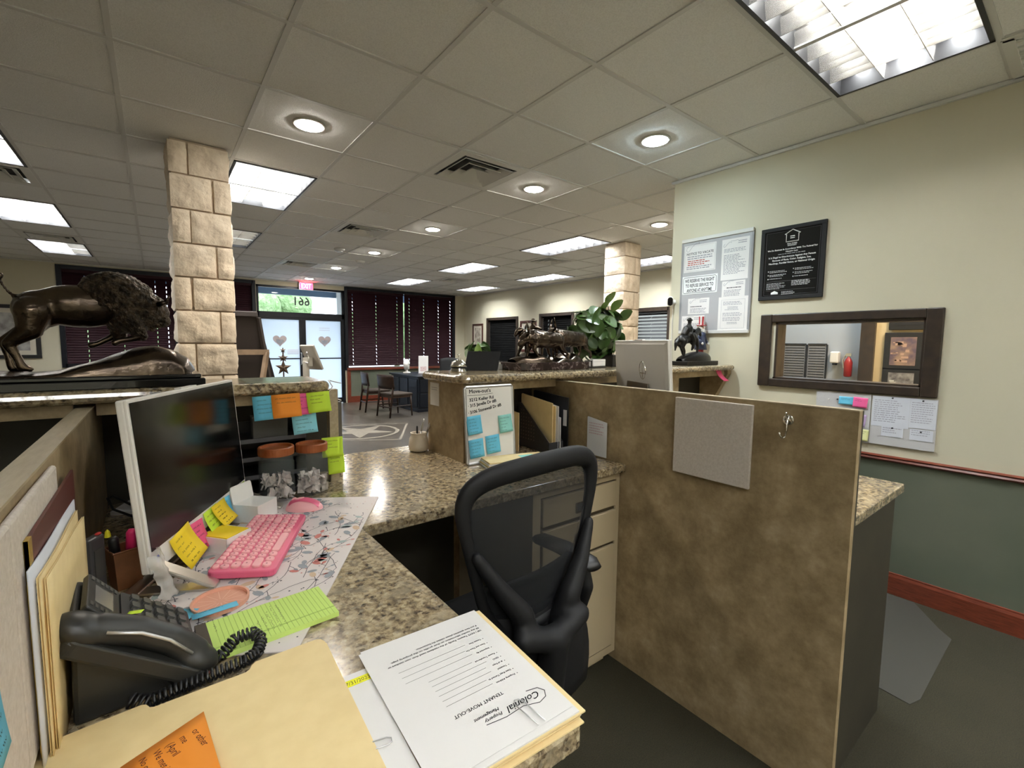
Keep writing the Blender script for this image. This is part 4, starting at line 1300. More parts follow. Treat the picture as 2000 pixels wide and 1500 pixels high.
# ================================================================ all-in-one computers
def computer(label, loc, rz, screen=True):
    t = thing('desktop_computer', label, 'computer', loc, rz)
    # local: X along screen, Y away from viewer, Z up ; Z=0 is the desk
    W, H, b0 = .532, .362, .050
    Tm = Matrix.Translation((0, 0, b0)) @ Matrix.Rotation(R(-4.5), 4, 'X')
    mk('shell', G().bx(0, W, .004, .020, 0, H, Tm), M_white, t, bev=.004)
    mk('rear_bulge', G().add([(.012, .02, .012), (W - .012, .02, .012), (W - .012, .02, H - .012), (.012, .02, H - .012), (.02, .025, .02), (W - .02, .025, .02), (W - .02, .025, H - .02), (.02, .025, H - .02)],
       [(3, 2, 1, 0), (4, 5, 6, 7), (0, 1, 5, 4), (1, 2, 6, 5), (2, 3, 7, 6), (3, 0, 4, 7)], Tm), M_white, t)
    mk('bezel', G().bx(0, W, -.001, .005, 0, H, Tm), M_white, t, bev=.0015)
    mk('screen', G().bx(.007, W - .007, -.0022, -.0005, .045, H - .007, Tm), M_screen, t)
    mk('energy_label', G().bx(.020, .038, -.0016, -.0008, .012, .030, Tm), mat('label_blue', (.22, .24, .50), .5), t)
    mk('webcam', G().bx(W / 2 - .04, W / 2 + .04, .003, .018, H, H + .004, Tm), M_white, t)
    # round maker's emblem on the rear
    e = G().tube([(W * .42 + .030 * math.cos(2 * PI * k / 28), .0255, .215 + .044 * math.sin(2 * PI * k / 28)) for k in range(28)], .0018, 5, closed=True, M=Tm)
    e.bx(W * .42 - .0015, W * .42 + .0015, .0245, .027, .175, .255, Tm).bx(W * .42 - .024, W * .42 + .024, .0245, .027, .200, .203, Tm)
    e.v = [v for v in e.v]
    mk('rear_emblem', e, M_chrome, t)
    for q, x in enumerate((.005, W - .045)):
        g = G().add([(x, .012, .062), (x + .032, .012, .062), (x + .032, -.105, .006), (x, -.105, .006), (x, .012, .072), (x + .032, .012, .072), (x + .032, -.112, .010), (x, -.112, .010)],
                    [(0, 3, 2, 1), (4, 5, 6, 7), (0, 1, 5, 4), (1, 2, 6, 5), (2, 3, 7, 6), (3, 0, 4, 7)])
        mk('foot_arm', g, M_silver, t, bev=.002)
        g = G().bx(x, x + .032, -.11, .05, 0.003, .008)
        mk('foot_runner', g, M_silver, t)
    mk('foot_bar', G().bx(.005, W - .013, .03, .06, .003, .010), M_silver, t, bev=.002)
    mk('rear_leg', G().add([(.16, .042, .20), (W - .16, .042, .20), (W - .16, .052, .008), (.16, .052, .008), (.16, .047, .20), (W - .16, .047, .20), (W - .16, .058, .008), (.16, .058, .008)],
       [(0, 1, 2, 3), (7, 6, 5, 4), (0, 4, 5, 1), (1, 5, 6, 2), (2, 6, 7, 3), (3, 7, 4, 0)]), M_silver, t)
    return t
MRZ = math.atan2(.897, .441)
comp = computer('white all-in-one computer with sticky notes along its lower edge', (-.026, 1.162, DZ), MRZ)
dup(comp, (1.842, 1.17, DZ + .145), MRZ + .02, 'pale all-in-one computer seen from behind above the right divider')
t = thing('monitor_riser', 'white riser box under the computer beyond the right divider', 'stand', (1.842, 1.17, DZ), MRZ + .02)
mk('platform', G().bx(-.02, .56, -.12, .16, .125, .144), M_white, t, bev=.004)
for x in (-.015, .525): mk('side', G().bx(x, x + .03, -.11, .15, 0, .125), M_white, t)
MM = Matrix.Translation((-.026, 1.162, DZ)) @ Matrix.Rotation(MRZ, 4, 'Z') @ Matrix.Translation((0, 0, .050)) @ Matrix.Rotation(R(-4.5), 4, 'X')
def mnote(label, col, X, w_, h_, ang, curl, rows, seed, z=.040, out=.0025, skew=0):
    """note stuck on the lower bezel; local frame: x along the bezel, y up the screen, z out of it"""
    F = frame_M((0, 0, 0), (1, 0, 0), (0, 0, 1))      # x=X, y=Z, z=-Y
    M = MM @ Matrix.Translation((X, -out, z)) @ F @ Matrix.Rotation(ang, 4, 'Z')
    return note(label, col, M, w_, h_, curl, rows, seed, group='notes on the computer bezel', bend=1.5, skew=skew)
mnote('large yellow sticky note on the computer bezel, lowest of the row', 'yellow', .070, .088, .082, R(8), .030, 6, 1)
mnote('pink sticky note on the bezel tucked behind the big yellow note', 'pink', .150, .076, .072, R(-4), .018, 5, 2, out=.0015)
mnote('lime sticky note on the bezel between the pink and the upper yellow notes', 'lime', .235, .076, .080, R(2), .026, 5, 3, out=.0015)
mnote('upper yellow sticky note on the bezel overlapping the lime one', 'yellow', .275, .082, .062, R(0), .030, 5, 4, z=.042, out=.0042)
mnote('blue sticky note on the bezel behind the upper yellow one', 'blue', .330, .070, .072, R(-3), .012, 4, 5, out=.001)
mnote('small lime sticky note at the far end of the bezel', 'lime', .470, .050, .072, R(2), .014, 3, 6, out=.001)
# crumpled clear plastic hanging on the near corner of the computer
rr = random.Random(12)
off = [[(rr.uniform(-.013, .013), rr.uniform(-.016, .010), rr.uniform(-.008, .008)) for _ in range(9)] for _ in range(12)]
def crumple(u, v):
    o = off[round(v * 11)][round(u * 8)]
    return (-.030 + .052 * u + o[0] * .7, -.010 - .014 * math.sin(PI * u * 1.3) + o[1] * .6 - .018 * (1 - v), -.045 + .095 * v + o[2] * .7)
g = G(MM).sheet(crumple, 8, 11)
tag(mk('plastic_wrap', g, M_plastsheet, sub=1), 'crumpled clear plastic wrap hanging off the near corner of the computer', 'wrap')
# ---------------------------------------------------------------- keyboard and mouse on the floral mat
MA = math.atan2(.663, .404)
P1 = Vector((.585, 1.491))
du, dv = Vector((math.cos(MA), math.sin(MA))), Vector((-math.sin(MA), math.cos(MA)))
mc = P1 - du * .40 + dv * .178
t = thing('desk_mat', 'pale desk mat printed with ink wildflowers under the pink keyboard', 'mat', (mc.x, mc.y, DZ), MA)
mk('mat_sheet', G().bx(-.40, .40, -.178, .178, .0004, .0026), mat('mat_cloth', (.66, .60, .58), .7, noise=(5, (.70, .63, .60), 3)), t)
rr = random.Random(21)
gi, gl, gr, gb, go = G(), G(), G(), G(), G()
z = .0031
for k in range(50):
    y0 = rr.uniform(-.17, .17)
    x, y, a = rr.uniform(-.40, .30), y0, rr.uniform(-.35, .35) + (PI if rr.random() < .3 else 0)
    pts = []
    for q in range(9):
        pts.append((x, y, z))
        if q and rr.random() < .75:
            b = a + rr.choice((-1, 1)) * rr.uniform(.5, 1.2)
            l = rr.uniform(.012, .034)
            ex, ey = x + l * math.cos(b), y + l * math.sin(b)
            if abs(ex) < .39 and abs(ey) < .17:
                gi.strip([(x, y, z), ((x + ex) / 2 + .002, (y + ey) / 2, z), (ex, ey, z)], .0012)
                kind = rr.random()
                tgt = gl if kind < .45 else gr if kind < .58 else gb if kind < .72 else go if kind < .82 else gi
                s = rr.uniform(.004, .014) if tgt is not gi else .0026
                tgt.add([(ex + s * 1.3 * math.cos(b) * math.cos(w_) - s * .7 * math.sin(b) * math.sin(w_), ey + s * 1.3 * math.sin(b) * math.cos(w_) + s * .7 * math.cos(b) * math.sin(w_), z + .0001) for w_ in [2 * PI * i / 8 for i in range(8)]], [tuple(range(8))])
        a += rr.uniform(-.3, .3)
        x += .022 * math.cos(a); y += .022 * math.sin(a)
        if abs(x) > .39 or abs(y) > .17: break
    if len(pts) > 2: gi.strip(pts, .0014)
for k in range(260):
    x, y = rr.uniform(-.38, .38), rr.uniform(-.17, .17)
    s = rr.uniform(.0012, .0028)
    (gi if rr.random() < .75 else gr).add([(x - s, y, z), (x, y - s, z), (x + s, y, z), (x, y + s, z)], [(0, 1, 2, 3)])
for nm, g, c in (('ink_stems', gi, (.05, .05, .065)), ('grey_leaves', gl, (.30, .32, .345)), ('red_flowers', gr, (.56, .20, .17)), ('teal_leaves', gb, (.38, .45, .44)), ('ochre_flowers', go, (.60, .44, .30))):
    mk(nm, g, mat('print_' + nm, c, .8), t, kind='stuff')
KA = math.atan2(.336, .153)
kd, kn = Vector((math.cos(KA), math.sin(KA))), Vector((-math.sin(KA), math.cos(KA)))
kc = Vector((.198, 1.288))
t = thing('keyboard', 'pink wireless keyboard with rounded light pink keys on the floral mat', 'keyboard', (kc.x, kc.y, DZ + .003), KA)
KW, KD = .350, .138
tilt = Matrix.Rotation(R(3.5), 4, 'X')
body = G()
def rrect(w_, h_, r_, n=5):
    p = []
    for cx_, cy_, a0 in ((w_ / 2 - r_, h_ / 2 - r_, 0), (-w_ / 2 + r_, h_ / 2 - r_, PI / 2), (-w_ / 2 + r_, -h_ / 2 + r_, PI), (w_ / 2 - r_, -h_ / 2 + r_, 1.5 * PI)):
        p += [(cx_ + r_ * math.cos(a0 + PI / 2 * q / n), cy_ + r_ * math.sin(a0 + PI / 2 * q / n)) for q in range(n + 1)]
    return p
KM = Matrix.Translation((0, 0, .009)) @ tilt
mk('body', G().prism(rrect(KW, KD, .016), -.004, .012, KM), M_pink, t, bev=.003)
mk('feet', G().bx(-.14, .14, .045, .055, .0005, .010), M_pink, t)
kmesh = {}
def key(x, y, w_, h_):
    kk = (round(w_, 4), round(h_, 4))
    if kk not in kmesh:
        g = G()
        p0, p1 = rrect(w_, h_, min(.0078, h_ / 2 - .0005), 4), rrect(w_ - .003, h_ - .003, min(.007, h_ / 2 - .002), 4)
        m = len(p0)
        g.add([(a, b, 0) for a, b in p0] + [(a, b, .0035) for a, b in p0] + [(a, b, .005) for a, b in p1],
              [(k, (k + 1) % m, m + (k + 1) % m, m + k) for k in range(m)] + [(m + k, m + (k + 1) % m, 2 * m + (k + 1) % m, 2 * m + k) for k in range(m)] + [tuple(2 * m + k for k in range(m))])
        o = mk('key', g, M_pinkkey, t)
        kmesh[kk] = o.data
    else:
        o = bpy.data.objects.new('key', kmesh[kk])
        COL.objects.link(o)
        o.parent = t
    o.matrix_local = KM @ Matrix.Translation((x, y, .012))
pit = .0212
rows = [[1] * 16, [1] * 13 + [1.9] + [1], [1.5] + [1] * 12 + [1.4, 1], [1.8] + [1] * 11 + [2.1, 1], [2.3] + [1] * 10 + [1.6, 1, 1], [1.2, 1.2, 1.2, 5.2, 1.2, 1, 1.0, 1, 1, 1]]
glg = G()
for q, row in enumerate(rows):
    tot = sum(row)
    x = -.162
    sc = .324 / tot
    hh = .0125 if q == 0 else .0178
    y = .057 - (0 if q == 0 else .0175 + (q - 1) * .0213)
    for k_ in row:
        w_ = k_ * sc
        key(x + w_ / 2, y, w_ - .0035, hh)
        if q and k_ < 2: glg.bx(x + w_ / 2 - .0018, x + w_ / 2 + .0018, y - .0014, y + .0018, .01705, .01722, KM)
        x += w_
mk('key_legends', glg, mat('legend_rose', (.42, .12, .15), .7), t, kind='stuff')
t = thing('computer_mouse', 'pink computer mouse with darker centre at the top of the keyboard', 'mouse', (.350, 1.512, DZ + .003), R(62))
def msh(u, v, sx, sy, sz):
    a, b = 2 * PI * u, PI / 2 * v
    return (sx * math.cos(a) * math.cos(b), sy * math.sin(a) * math.cos(b) , sz * math.sin(b) * (1 + .15 * math.sin(a)))
mk('body', G().sheet(lambda u, v: msh(u, v, .033, .056, .034), 24, 8), M_pinkkey, t, smooth=True)
mk('centre_panel', G().sheet(lambda u, v: tuple(Vector(((u - .5) * .036, -.046 + .088 * v, 0)) + Vector((0, 0, .0352 * math.sqrt(max(0, 1 - ((u - .5) * .036 / .033) ** 2 - ((-.046 + .088 * v) / .0565) ** 2)) * (1 + .15 * ((-.046 + .088 * v) / .056)) + .0008))), 8, 12), M_pink, t, smooth=True)
mk('scroll_wheel', G().lathe([(.008, -.003), (.009, 0), (.008, .003)], 14, Matrix.Translation((0, .028, .030)) @ Matrix.Rotation(PI / 2, 4, 'Y')), M_pinkkey, t)
mk('underside', G().prism([(.030 * math.cos(2 * PI * k / 20), .052 * math.sin(2 * PI * k / 20)) for k in range(20)], .0006, .003), M_white, t)
# coaster, notepad, loose notes
t = thing('coaster', 'round coral silicone coaster with a citrus slice relief on the floral mat', 'coaster', (.081, 1.053, DZ + .003))
mk('disc', G().lathe([(.046, 0), (.050, .001), (.051, .010), (.047, .010), (.046, .004), (.002, .004)], 40), M_coral, t, smooth=False)
g = G()
for k in range(12):
    a = 2 * PI * k / 12
    g.strip([(.008 * math.cos(a), .008 * math.sin(a), .0046), (.042 * math.cos(a), .042 * math.sin(a), .0046)], .0016)
mk('relief', g, mat('coral_light', (.80, .47, .34), .6), t)
t = thing('legal_pad', 'green ruled notepad with a dark binding and a handwritten list', 'notepad', (.152, .921, DZ + .003), R(3))
mk('sheets', G().bx(-.100, .102, -.060, .060, 0, .009), NOTE['green'], t)
mk('binding', G().bx(-.116, -.099, -.0605, .0605, 0, .0098), mat('binding_brown', (.06, .045, .03), .6), t)
g = G()
for k in range(24):
    x = -.088 + k * .0079
    g.bx(x, x + .0007, -.059, .059, .0090, .0092)
g.bx(-.099, .102, -.036, -.0353, .0090, .0092).bx(-.099, .102, -.034, -.0333, .0090, .0092)
mk('ruled_lines', g, mat('rule_green', (.30, .46, .10), .8), t)
hand = G()
rr = random.Random(3)
for k, (n, ln) in enumerate(((4, 1), (3, 2), (5, 2), (5, 2), (5, 3), (6, 3), (7, 3), (8, 3), (10, 4), (12, 4), (12, 4))):
    x = -.090 + k * .0100 + (0.002 if k else 0)
    y = -.040 if k else .045
    for q in range(n):
        pts = [(x + rr.uniform(0, .0045), y + i * .0012 * (1 if k else -1), .0094) for i in range(5)]
        hand.strip(pts, .0006)
        y += (.0062 if rr.random() < .8 else .010) * (1 if k else -1)
mk('handwriting', hand, M_ink, t)
def flat_note(label, col, x, y, ang, w_, h_, z, rows, seed, curl=.003, **k):
    M = Matrix.Translation((x, y, z)) @ Matrix.Rotation(ang, 4, 'Z')
    return note(label, col, M, w_, h_, curl, rows, seed, **k)
flat_note('blue sticky note on the desk between the coaster and the notepad', 'blue', .045, 1.048, R(-120), .078, .080, DZ + .006, 3, 8, .004)
flat_note('salmon paper slip under the dark end of the notepad', 'salmon', .005, .915, R(-15), .060, .070, DZ + .0012, 0, 9, .001)
flat_note('second blue paper slip bridging the coaster rim and the notepad corner', 'blue', .030, 1.015, R(4), .075, .022, DZ + .0135, 1, 10, .001)
flat_note('tiny yellow flag on the phone keypad edge', 'lime', -.052, .928, R(-20), .020, .012, DZ + .094, 0, 11, .001, name='flag')
# white boxes behind the keyboard
def open_box(label, x, y, rz, w_, d_, h_, flap=False, inside=None, name='box', cat='box'):
    t = thing(name, label, cat, (x, y, DZ), rz)
    th = .0025
    mk('base', G().bx(-w_ / 2, w_ / 2, -d_ / 2, d_ / 2, .0005, .003), M_white, t)
    for a in ((-w_ / 2, w_ / 2, -d_ / 2, -d_ / 2 + th), (-w_ / 2, w_ / 2, d_ / 2 - th, d_ / 2), (-w_ / 2, -w_ / 2 + th, -d_ / 2, d_ / 2), (w_ / 2 - th, w_ / 2, -d_ / 2, d_ / 2)):
        mk('side', G().bx(*a, .003, h_), M_white, t)
    if flap: mk('lid', G().prism(rrect(w_, .055, .008), 0, .003, Matrix.Translation((0, d_ / 2, h_ + .024)) @ Matrix.Rotation(R(80), 4, 'X')), M_white, t)
    if flap: mk('top', G().bx(-w_ / 2, w_ / 2, -d_ / 2, d_ / 2, h_, h_ + .002), M_white, t)
    return t
open_box('small white open box of yellow note pads behind the keyboard', .120, 1.352, MRZ - PI / 2 + R(65), .078, .088, .040)
t = thing('note_pad_block', 'block of yellow and green notes inside the small white box', 'notepad', (.120, 1.352, DZ + .0035), MRZ - PI / 2 + R(65))
mk('yellow_sheets', G().bx(-.034, .034, -.040, .040, .018, .038), NOTE['yellow'], t)
mk('green_sheets', G().bx(-.034, .034, -.040, .040, 0, .018), NOTE['green'], t)
open_box('white lidded box with its flap up beside the glass jars', .214, 1.524, MRZ - PI / 2 + R(70), .085, .085, .052, True)
# ================================================================ jars, tray, notes under the left counter
def jar(label, x, y, r_, h_, fill, seed):
    t = thing('glass_jar', label, 'jar', (x, y, DZ), 0, 'glass jars with wooden lids')
    mk('glass', G().lathe([(r_ * .2, .001), (r_ * .92, .002), (r_, .012), (r_, h_ - .028), (r_ * .88, h_ - .016), (r_ * .88, h_ - .006), (r_ * .85, h_ - .006), (r_ * .85, h_ - .017), (r_ * .96, h_ - .030), (r_ * .96, .014), (r_ * .2, .006)], 32, cap=False), M_glass, t, smooth=True)
    mk('lid', G().lathe([(r_ * .80, h_ - .006), (r_ * .98, h_ - .004), (r_ * 1.0, h_ + .002), (r_ * 1.0, h_ + .020), (r_ * .96, h_ + .023), (r_ * .86, h_ + .023), (r_ * .84, h_ + .014), (.002, h_ + .014)], 36), M_lid, t)
    rr = random.Random(seed)
    g = G()
    for k in range(46):
        a, q = rr.uniform(0, 2 * PI), r_ * .78 * math.sqrt(rr.random())
        zz = .02 + rr.random() * fill
        M = Matrix.Translation((q * math.cos(a), q * math.sin(a), zz)) @ Euler((rr.uniform(0, 6), rr.uniform(0, 6), rr.uniform(0, 6))).to_matrix().to_4x4()
        o = [[rr.uniform(-.005, .005) for _ in range(16)] for _ in range(2)]
        g.sheet(lambda u, v: ((u - .5) * .034, (v - .5) * .022, o[0][round(u * 3) + 4 * round(v * 3)]), 3, 3, M)
    mk('wrapped_sweets', g, mat('sweet_white', (.66, .60, .56), .35), t, kind='stuff')
jar('nearer glass jar of wrapped white sweets with a reddish wooden lid', .298, 1.640, .054, .165, .065, 1)
jar('farther glass jar of wrapped white sweets with a brighter wooden lid', .412, 1.655, .051, .160, .055, 2)
t = thing('letter_tray', 'black stacked letter trays in the niche behind the glass jars', 'tray', (.26, 1.82, DZ), 0)
for k in range(4):
    z = .004 + k * .062
    mk('tray_floor', G().bx(-.15, .15, -.10, .095, z, z + .004), M_black, t)
    mk('tray_lip', G().bx(-.15, .15, -.103, -.10, z, z + .014), mat('grey_plastic', (.09, .09, .10), .4), t)
for a, b, c, e in ((-.15, -.10, -.10, .095), (.10, .15, -.10, .095)):
    pass
for s in (-1, 1): mk('tray_side', G().bx(s * .15 - .003, s * .15 + .003, -.10, .095, .001, .235), M_black, t)
mk('tray_back', G().bx(-.15, .15, .092, .096, .001, .235), M_black, t)
t = thing('grey_box', 'flat grey box standing on the letter trays in the dark niche', 'box', (.305, 1.78, DZ + .1945))
mk('body', G().bx(-.055, .055, -.02, .02, .0, .072), mat('box_grey', (.10, .095, .085), .5), t, bev=.003)
mk('lid_edge', G().bx(-.056, .056, -.021, .021, .072, .078), mat('box_grey2', (.14, .13, .12), .5), t)
FY_ = lambda x, y, z, a=0: frame_M((x, y, z), (math.cos(a), 0, math.sin(a)), (-math.sin(a), 0, math.cos(a)))
CN = 'notes hanging from the left granite counter'
YN_ = 1.662
note('blue sticky note hanging from the left counter, leftmost of the row', 'blue', FY_(.238, YN_ + .004, 1.296, R(2)), .076, .080, .012, 4, 21, group=CN)
note('orange sticky note hanging from the left counter over the blue one', 'orange', FY_(.292, YN_, 1.299, R(2)), .088, .080, .014, 2, 22, group=CN)
note('hot pink sticky note hanging between the orange and the lime ones', 'hotpink', FY_(.352, YN_ + .003, 1.298, R(2)), .060, .074, .010, 4, 23, group=CN)
note('lime sticky note hanging from the left counter, rightmost of the row', 'lime', FY_(.400, YN_, 1.300, R(3)), .076, .072, .016, 3, 24, group=CN)
note('light blue sticky note hanging below the hot pink one', 'lightblue', FY_(.352, YN_ + .002, 1.234, R(3)), .078, .076, .014, 5, 25, group=CN)
note('tall lime sticky note on the wooden upright behind the farther jar', 'lime', FY_(.468, 1.74, 1.122, R(-1)), .076, .074, .010, 3, 26, group='notes behind the glass jars')
note('lower lime sticky note behind the farther jar, under the tall one', 'lime', FY_(.488, 1.742, 1.052, R(1)), .060, .072, .006, 2, 27, group='notes behind the glass jars')
t = thing('upright_post', 'thin tan wooden upright post under the left counter carrying two lime notes', 'post', (.522, 1.785, DZ))
mk('post', G().bx(-.016, .016, -.02, .02, 0, TB - DZ - .001), M_lamedge, t)
t = thing('glass_sheet', 'pale green edged glass sheet lying on the left granite counter', 'glass', (.33, 1.80, TZ))
mk('pane', G().bx(-.10, .12, -.10, .09, .0005, .005), see_mat('glass_greenish', (.55, .68, .60), .72, .08), t)
t = thing('cable', 'thin white cable looping over the end of the left granite counter', 'cable', (0, 0, 0))
mk('wire', G().tube([(.62, 1.99, 1.30), (.53, 1.85, 1.325), (.50, 1.70, 1.315), (.47, 1.66, 1.292), (.50, 1.78, 1.270), (.60, 2.05, 1.235), (.66, 2.12, 1.21)], .0025, 6), M_white, t, smooth=True)

# ================================================================ left files and the phone
t = thing('felt_board', 'pale felt pin board square on the left divider behind the files', 'board', (-.1435, .865, 1.125), 0, 'felt pin boards')
mk('felt', G().bx(.0008, .010, -.148, .148, -.15, .15), M_cork, t, bev=.004)
t = dup(t, (-.1435, .566, 1.125), 0, 'pale felt pin board square nearest the camera at the left edge')
t = thing('felt_board', 'pale felt pin board square on the right divider beside the metal hook', 'board', (1.64, .879, 1.122), PI, 'felt pin boards')
mk('felt', G().bx(.0008, .016, -.150, .150, -.15, .15), M_cork, t, bev=.003)
FX = lambda x, y, z, a=0: frame_M((x, y, z), (0, math.cos(a), math.sin(a)), (0, -math.sin(a), math.cos(a)))
note('blue sticky note on the felt board at the lower left edge', 'blue', FX(-.1325, .535, 1.155, R(4)) @ Matrix.Rotation(0, 4, 'X'), .080, .075, .004, 4, 31, flip=True)
t = thing('clipboard', 'maroon framed document with gold corner between felt board and files', 'frame', (-.1325, .95, DZ))
mk('board', G().bx(-.0004, .0035, -.19, .19, .001, .292), mat('maroon', (.10, .022, .018), .4), t)
mk('gold_corner', G().bx(-.0006, .0040, -.19, -.172, .24, .2925), mat('gold', (.62, .42, .08), .3, .7), t)
mk('gold_edge', G().bx(-.0006, .0038, -.1905, -.187, .001, .24), mat('gold', (.62, .42, .08)), t)
t = thing('paper_sheaf', 'white legal size papers standing before the maroon frame', 'paper', (-.1285, .93, DZ))
mk('sheets', G().sheet(lambda u, v: (.0006 + .0012 * math.sin(6 * u), -.19 + .375 * u, .001 + .262 * v - .02 * u * v), 10, 4), M_paperb, t, smooth=True, solid=.0018)
mk('print', lines_g(frame_M((.0030, -.19, 0), (0, 1, 0), (0, 0, 1)), .02, .12, .235, 9, .012, .003, .4, 4), M_inkgrey, t)
def folder_up(label, x, y0, y1, zt0, zt1, seed):
    t = thing('manila_folder', label, 'folder', (x, y0, DZ), 0)
    def fn(off):
        return lambda u, v: (off + .0015 * math.sin(5 * u + seed) * v, (y1 - y0) * u, .001 + ((zt0 + (zt1 - zt0) * u) - DZ - .001) * v)
    mk('cover', G().sheet(fn(.0012), 10, 4), M_manila, t, smooth=True, solid=.0006)
    mk('back_cover', G().sheet(fn(-.0008), 10, 4), M_manila, t, smooth=True, solid=.0006)
    return t
folder_up('manila folder standing farther back against the white papers', -.1230, .755, 1.10, 1.192, 1.172, 0)
folder_up('manila folder standing nearest the phone at the left edge', -.1190, .765, 1.13, 1.186, 1.150, 1)
# desk phone: local x to the caller's right (+y of the room), y away from the caller (-x of the room)
t = thing('desk_phone', 'black office desk phone with its handset on the left and a grey keypad', 'phone', (.028, .915, DZ), PI / 2 + .06)
M_ph = mat('phone_black', (.022, .022, .020), .42)
M_phk = mat('phone_key', (.075, .075, .07), .35)
TA = R(38)
PM = Matrix.Translation((0, 0, .017)) @ Matrix.Rotation(TA, 4, 'X')
mk('body', G().prism(rrect(.205, .185, .012), -.016, .006, PM @ Matrix.Translation((0, .092, 0))), M_ph, t, bev=.003)
mk('stand', G().add([(-.085, .03, .001), (.085, .03, .001), (.085, .145, .001), (-.085, .145, .001), (-.085, .05, .035), (.085, .05, .035), (.085, .142, .105), (-.085, .142, .105)],
   [(0, 3, 2, 1), (4, 5, 6, 7), (0, 1, 5, 4), (1, 2, 6, 5), (2, 3, 7, 6), (3, 0, 4, 7)]), M_ph, t, bev=.006)
kp = mk('keypad_plate', G().prism(rrect(.125, .115, .006), .006, .009, PM @ Matrix.Translation((.034, .062, 0))), M_ph, t)
kg = None
for r_ in range(5):
    for c_ in range(4):
        g = G().prism(rrect(.019, .012, .003, 2), 0, .006)
        if kg is None:
            o = mk('phone_key', g, M_phk, kp, bev=.0015, bseg=1)
            kg = o.data
        else:
            o = bpy.data.objects.new('phone_key', kg)
            COL.objects.link(o)
            o.parent = kp
        o.matrix_local = PM @ Matrix.Translation((-.010 + c_ * .029, .022 + r_ * .0195, .009))
dsp = mk('display_panel', G().prism(rrect(.125, .058, .006), 0, .010, PM @ Matrix.Translation((.034, .152, .006)) @ Matrix.Rotation(R(14), 4, 'X')), M_ph, t, bev=.002)
mk('display_glass', G().bx(-.030, .030, -.016, .016, .0100, .0106, PM @ Matrix.Translation((.034, .152, .006)) @ Matrix.Rotation(R(14), 4, 'X')), mat('lcd_grey', (.20, .19, .18), .2), dsp)
g = G()
for c_ in (-1, 1):
    for q in range(6): g.bx(c_ * .047 - .006, c_ * .047 + .006, -.023 + q * .0085, -.018 + q * .0085, .010, .0115, PM @ Matrix.Translation((.034, .152, .006)) @ Matrix.Rotation(R(14), 4, 'X'))
mk('line_buttons', g, M_phk, dsp, kind='stuff')
hp = [(-.072, -.012, .0), (-.072, .02, .014), (-.072, .06, .025), (-.072, .11, .025), (-.072, .155, .014), (-.072, .19, .0)]
g = G()
g.limb(hp[1:5], [.023, .021, .021, .023], 12, PM)
g.ell((-.072, .012, .010), (.030, .036, .020), PM, 14, 8).ell((-.072, .172, .010), (.031, .038, .021), PM, 14, 8)
mk('handset', g, M_ph, t, remesh=.004)
mk('handset_trim', G().tube([(-.0945, .03, .022), (-.0945, .07, .032), (-.0945, .11, .032), (-.0945, .15, .022)], .0026, 6, PM), M_alu, t, smooth=True)
mk('cradle', G().prism(rrect(.060, .20, .014), -.018, .004, PM @ Matrix.Translation((-.072, .088, .0))), M_ph, t, bev=.004)
# curly handset cord
def coil(path, turns, r_, n=9):
    P = [Vector(p) for p in path]
    seg = [(P[i + 1] - P[i]).length for i in range(len(P) - 1)]
    L = sum(seg)
    out = []
    N = turns * n
    for k in range(N + 1):
        d = L * k / N
        i = 0
        while i < len(seg) - 1 and d > seg[i]: d -= seg[i]; i += 1
        tt = (P[i + 1] - P[i]).normalized()
        p = P[i] + tt * d
        a = tt.cross(Vector((0, 0, 1)))
        a = a.normalized() if a.length > .1 else Vector((1, 0, 0))
        b = a.cross(tt)
        ang = 2 * PI * k / n
        out.append(p + a * r_ * math.cos(ang) + b * r_ * math.sin(ang))
    return out
t = thing('phone_cord', 'black coiled phone cord looping from the handset over the desk', 'cord', (0, 0, 0))
zc = DZ + .0135
cp = [(.040, .845, DZ + .022), (.062, .852, zc), (.085, .868, zc + .012), (.110, .868, zc + .014), (.122, .850, zc + .006), (.112, .828, zc), (.092, .815, zc), (.060, .812, zc), (.030, .808, zc), (.00, .806, zc), (-.03, .800, zc), (-.06, .812, zc + .01)]
sm = []
for i in range(len(cp) - 1):
    for q in range(4):
        f = q / 4
        sm.append(tuple(Vector(cp[i]).lerp(Vector(cp[i + 1]), f)))
mk('coil', G().tube(coil(sm, 46, .0085, 9), .0021, 5), M_black, t, smooth=True)
# pen cup and other small things behind the phone
t = thing('pen_cup', 'brown leather pen cup behind the phone', 'cup', (-.072, 1.262, DZ), R(20))
mk('cup', G().lathe([(.030, .0005), (.038, .085), (.036, .085), (.028, .004)], 4, Matrix.Rotation(PI / 4, 4, 'Z')), mat('leather_tan', (.22, .085, .03), .5, noise=(30, (.16, .06, .02), 4)), t)
mk('rim', G().tube([(.038 * math.cos(2 * PI * k / 4 + PI / 4), .038 * math.sin(2 * PI * k / 4 + PI / 4), .085) for k in range(4)], .0022, 5, closed=True), mat('leather_tan', (0, 0, 0)), t)
def pen(name, label, x, y, z0, lean, L, r_, m1, m2, grp='pens in the leather cup'):
    t = thing(name, label, 'pen', (x, y, z0), 0, grp, rot=lean)
    mk('barrel', G().lathe([(r_ * .7, 0), (r_, .01), (r_, L * .6)], 10), m1, t, smooth=True)
    mk('cap', G().lathe([(r_ * 1.1, L * .58), (r_ * 1.1, L * .95), (r_ * .7, L)], 10), m2, t, smooth=True)
    mk('clip', G().bx(-.002, .002, r_ * 1.0, r_ * 1.5, L * .65, L * .96), m2, t)
M_hp = mat('marker_pink', (.85, .03, .18), .4)
M_hy = mat('marker_yellow', (.80, .75, .03), .4)
pen('highlighter', 'bright pink highlighter in the leather pen cup', -.066, 1.256, DZ + .006, (R(6), R(4), 0), .122, .0085, M_hp, M_hp)
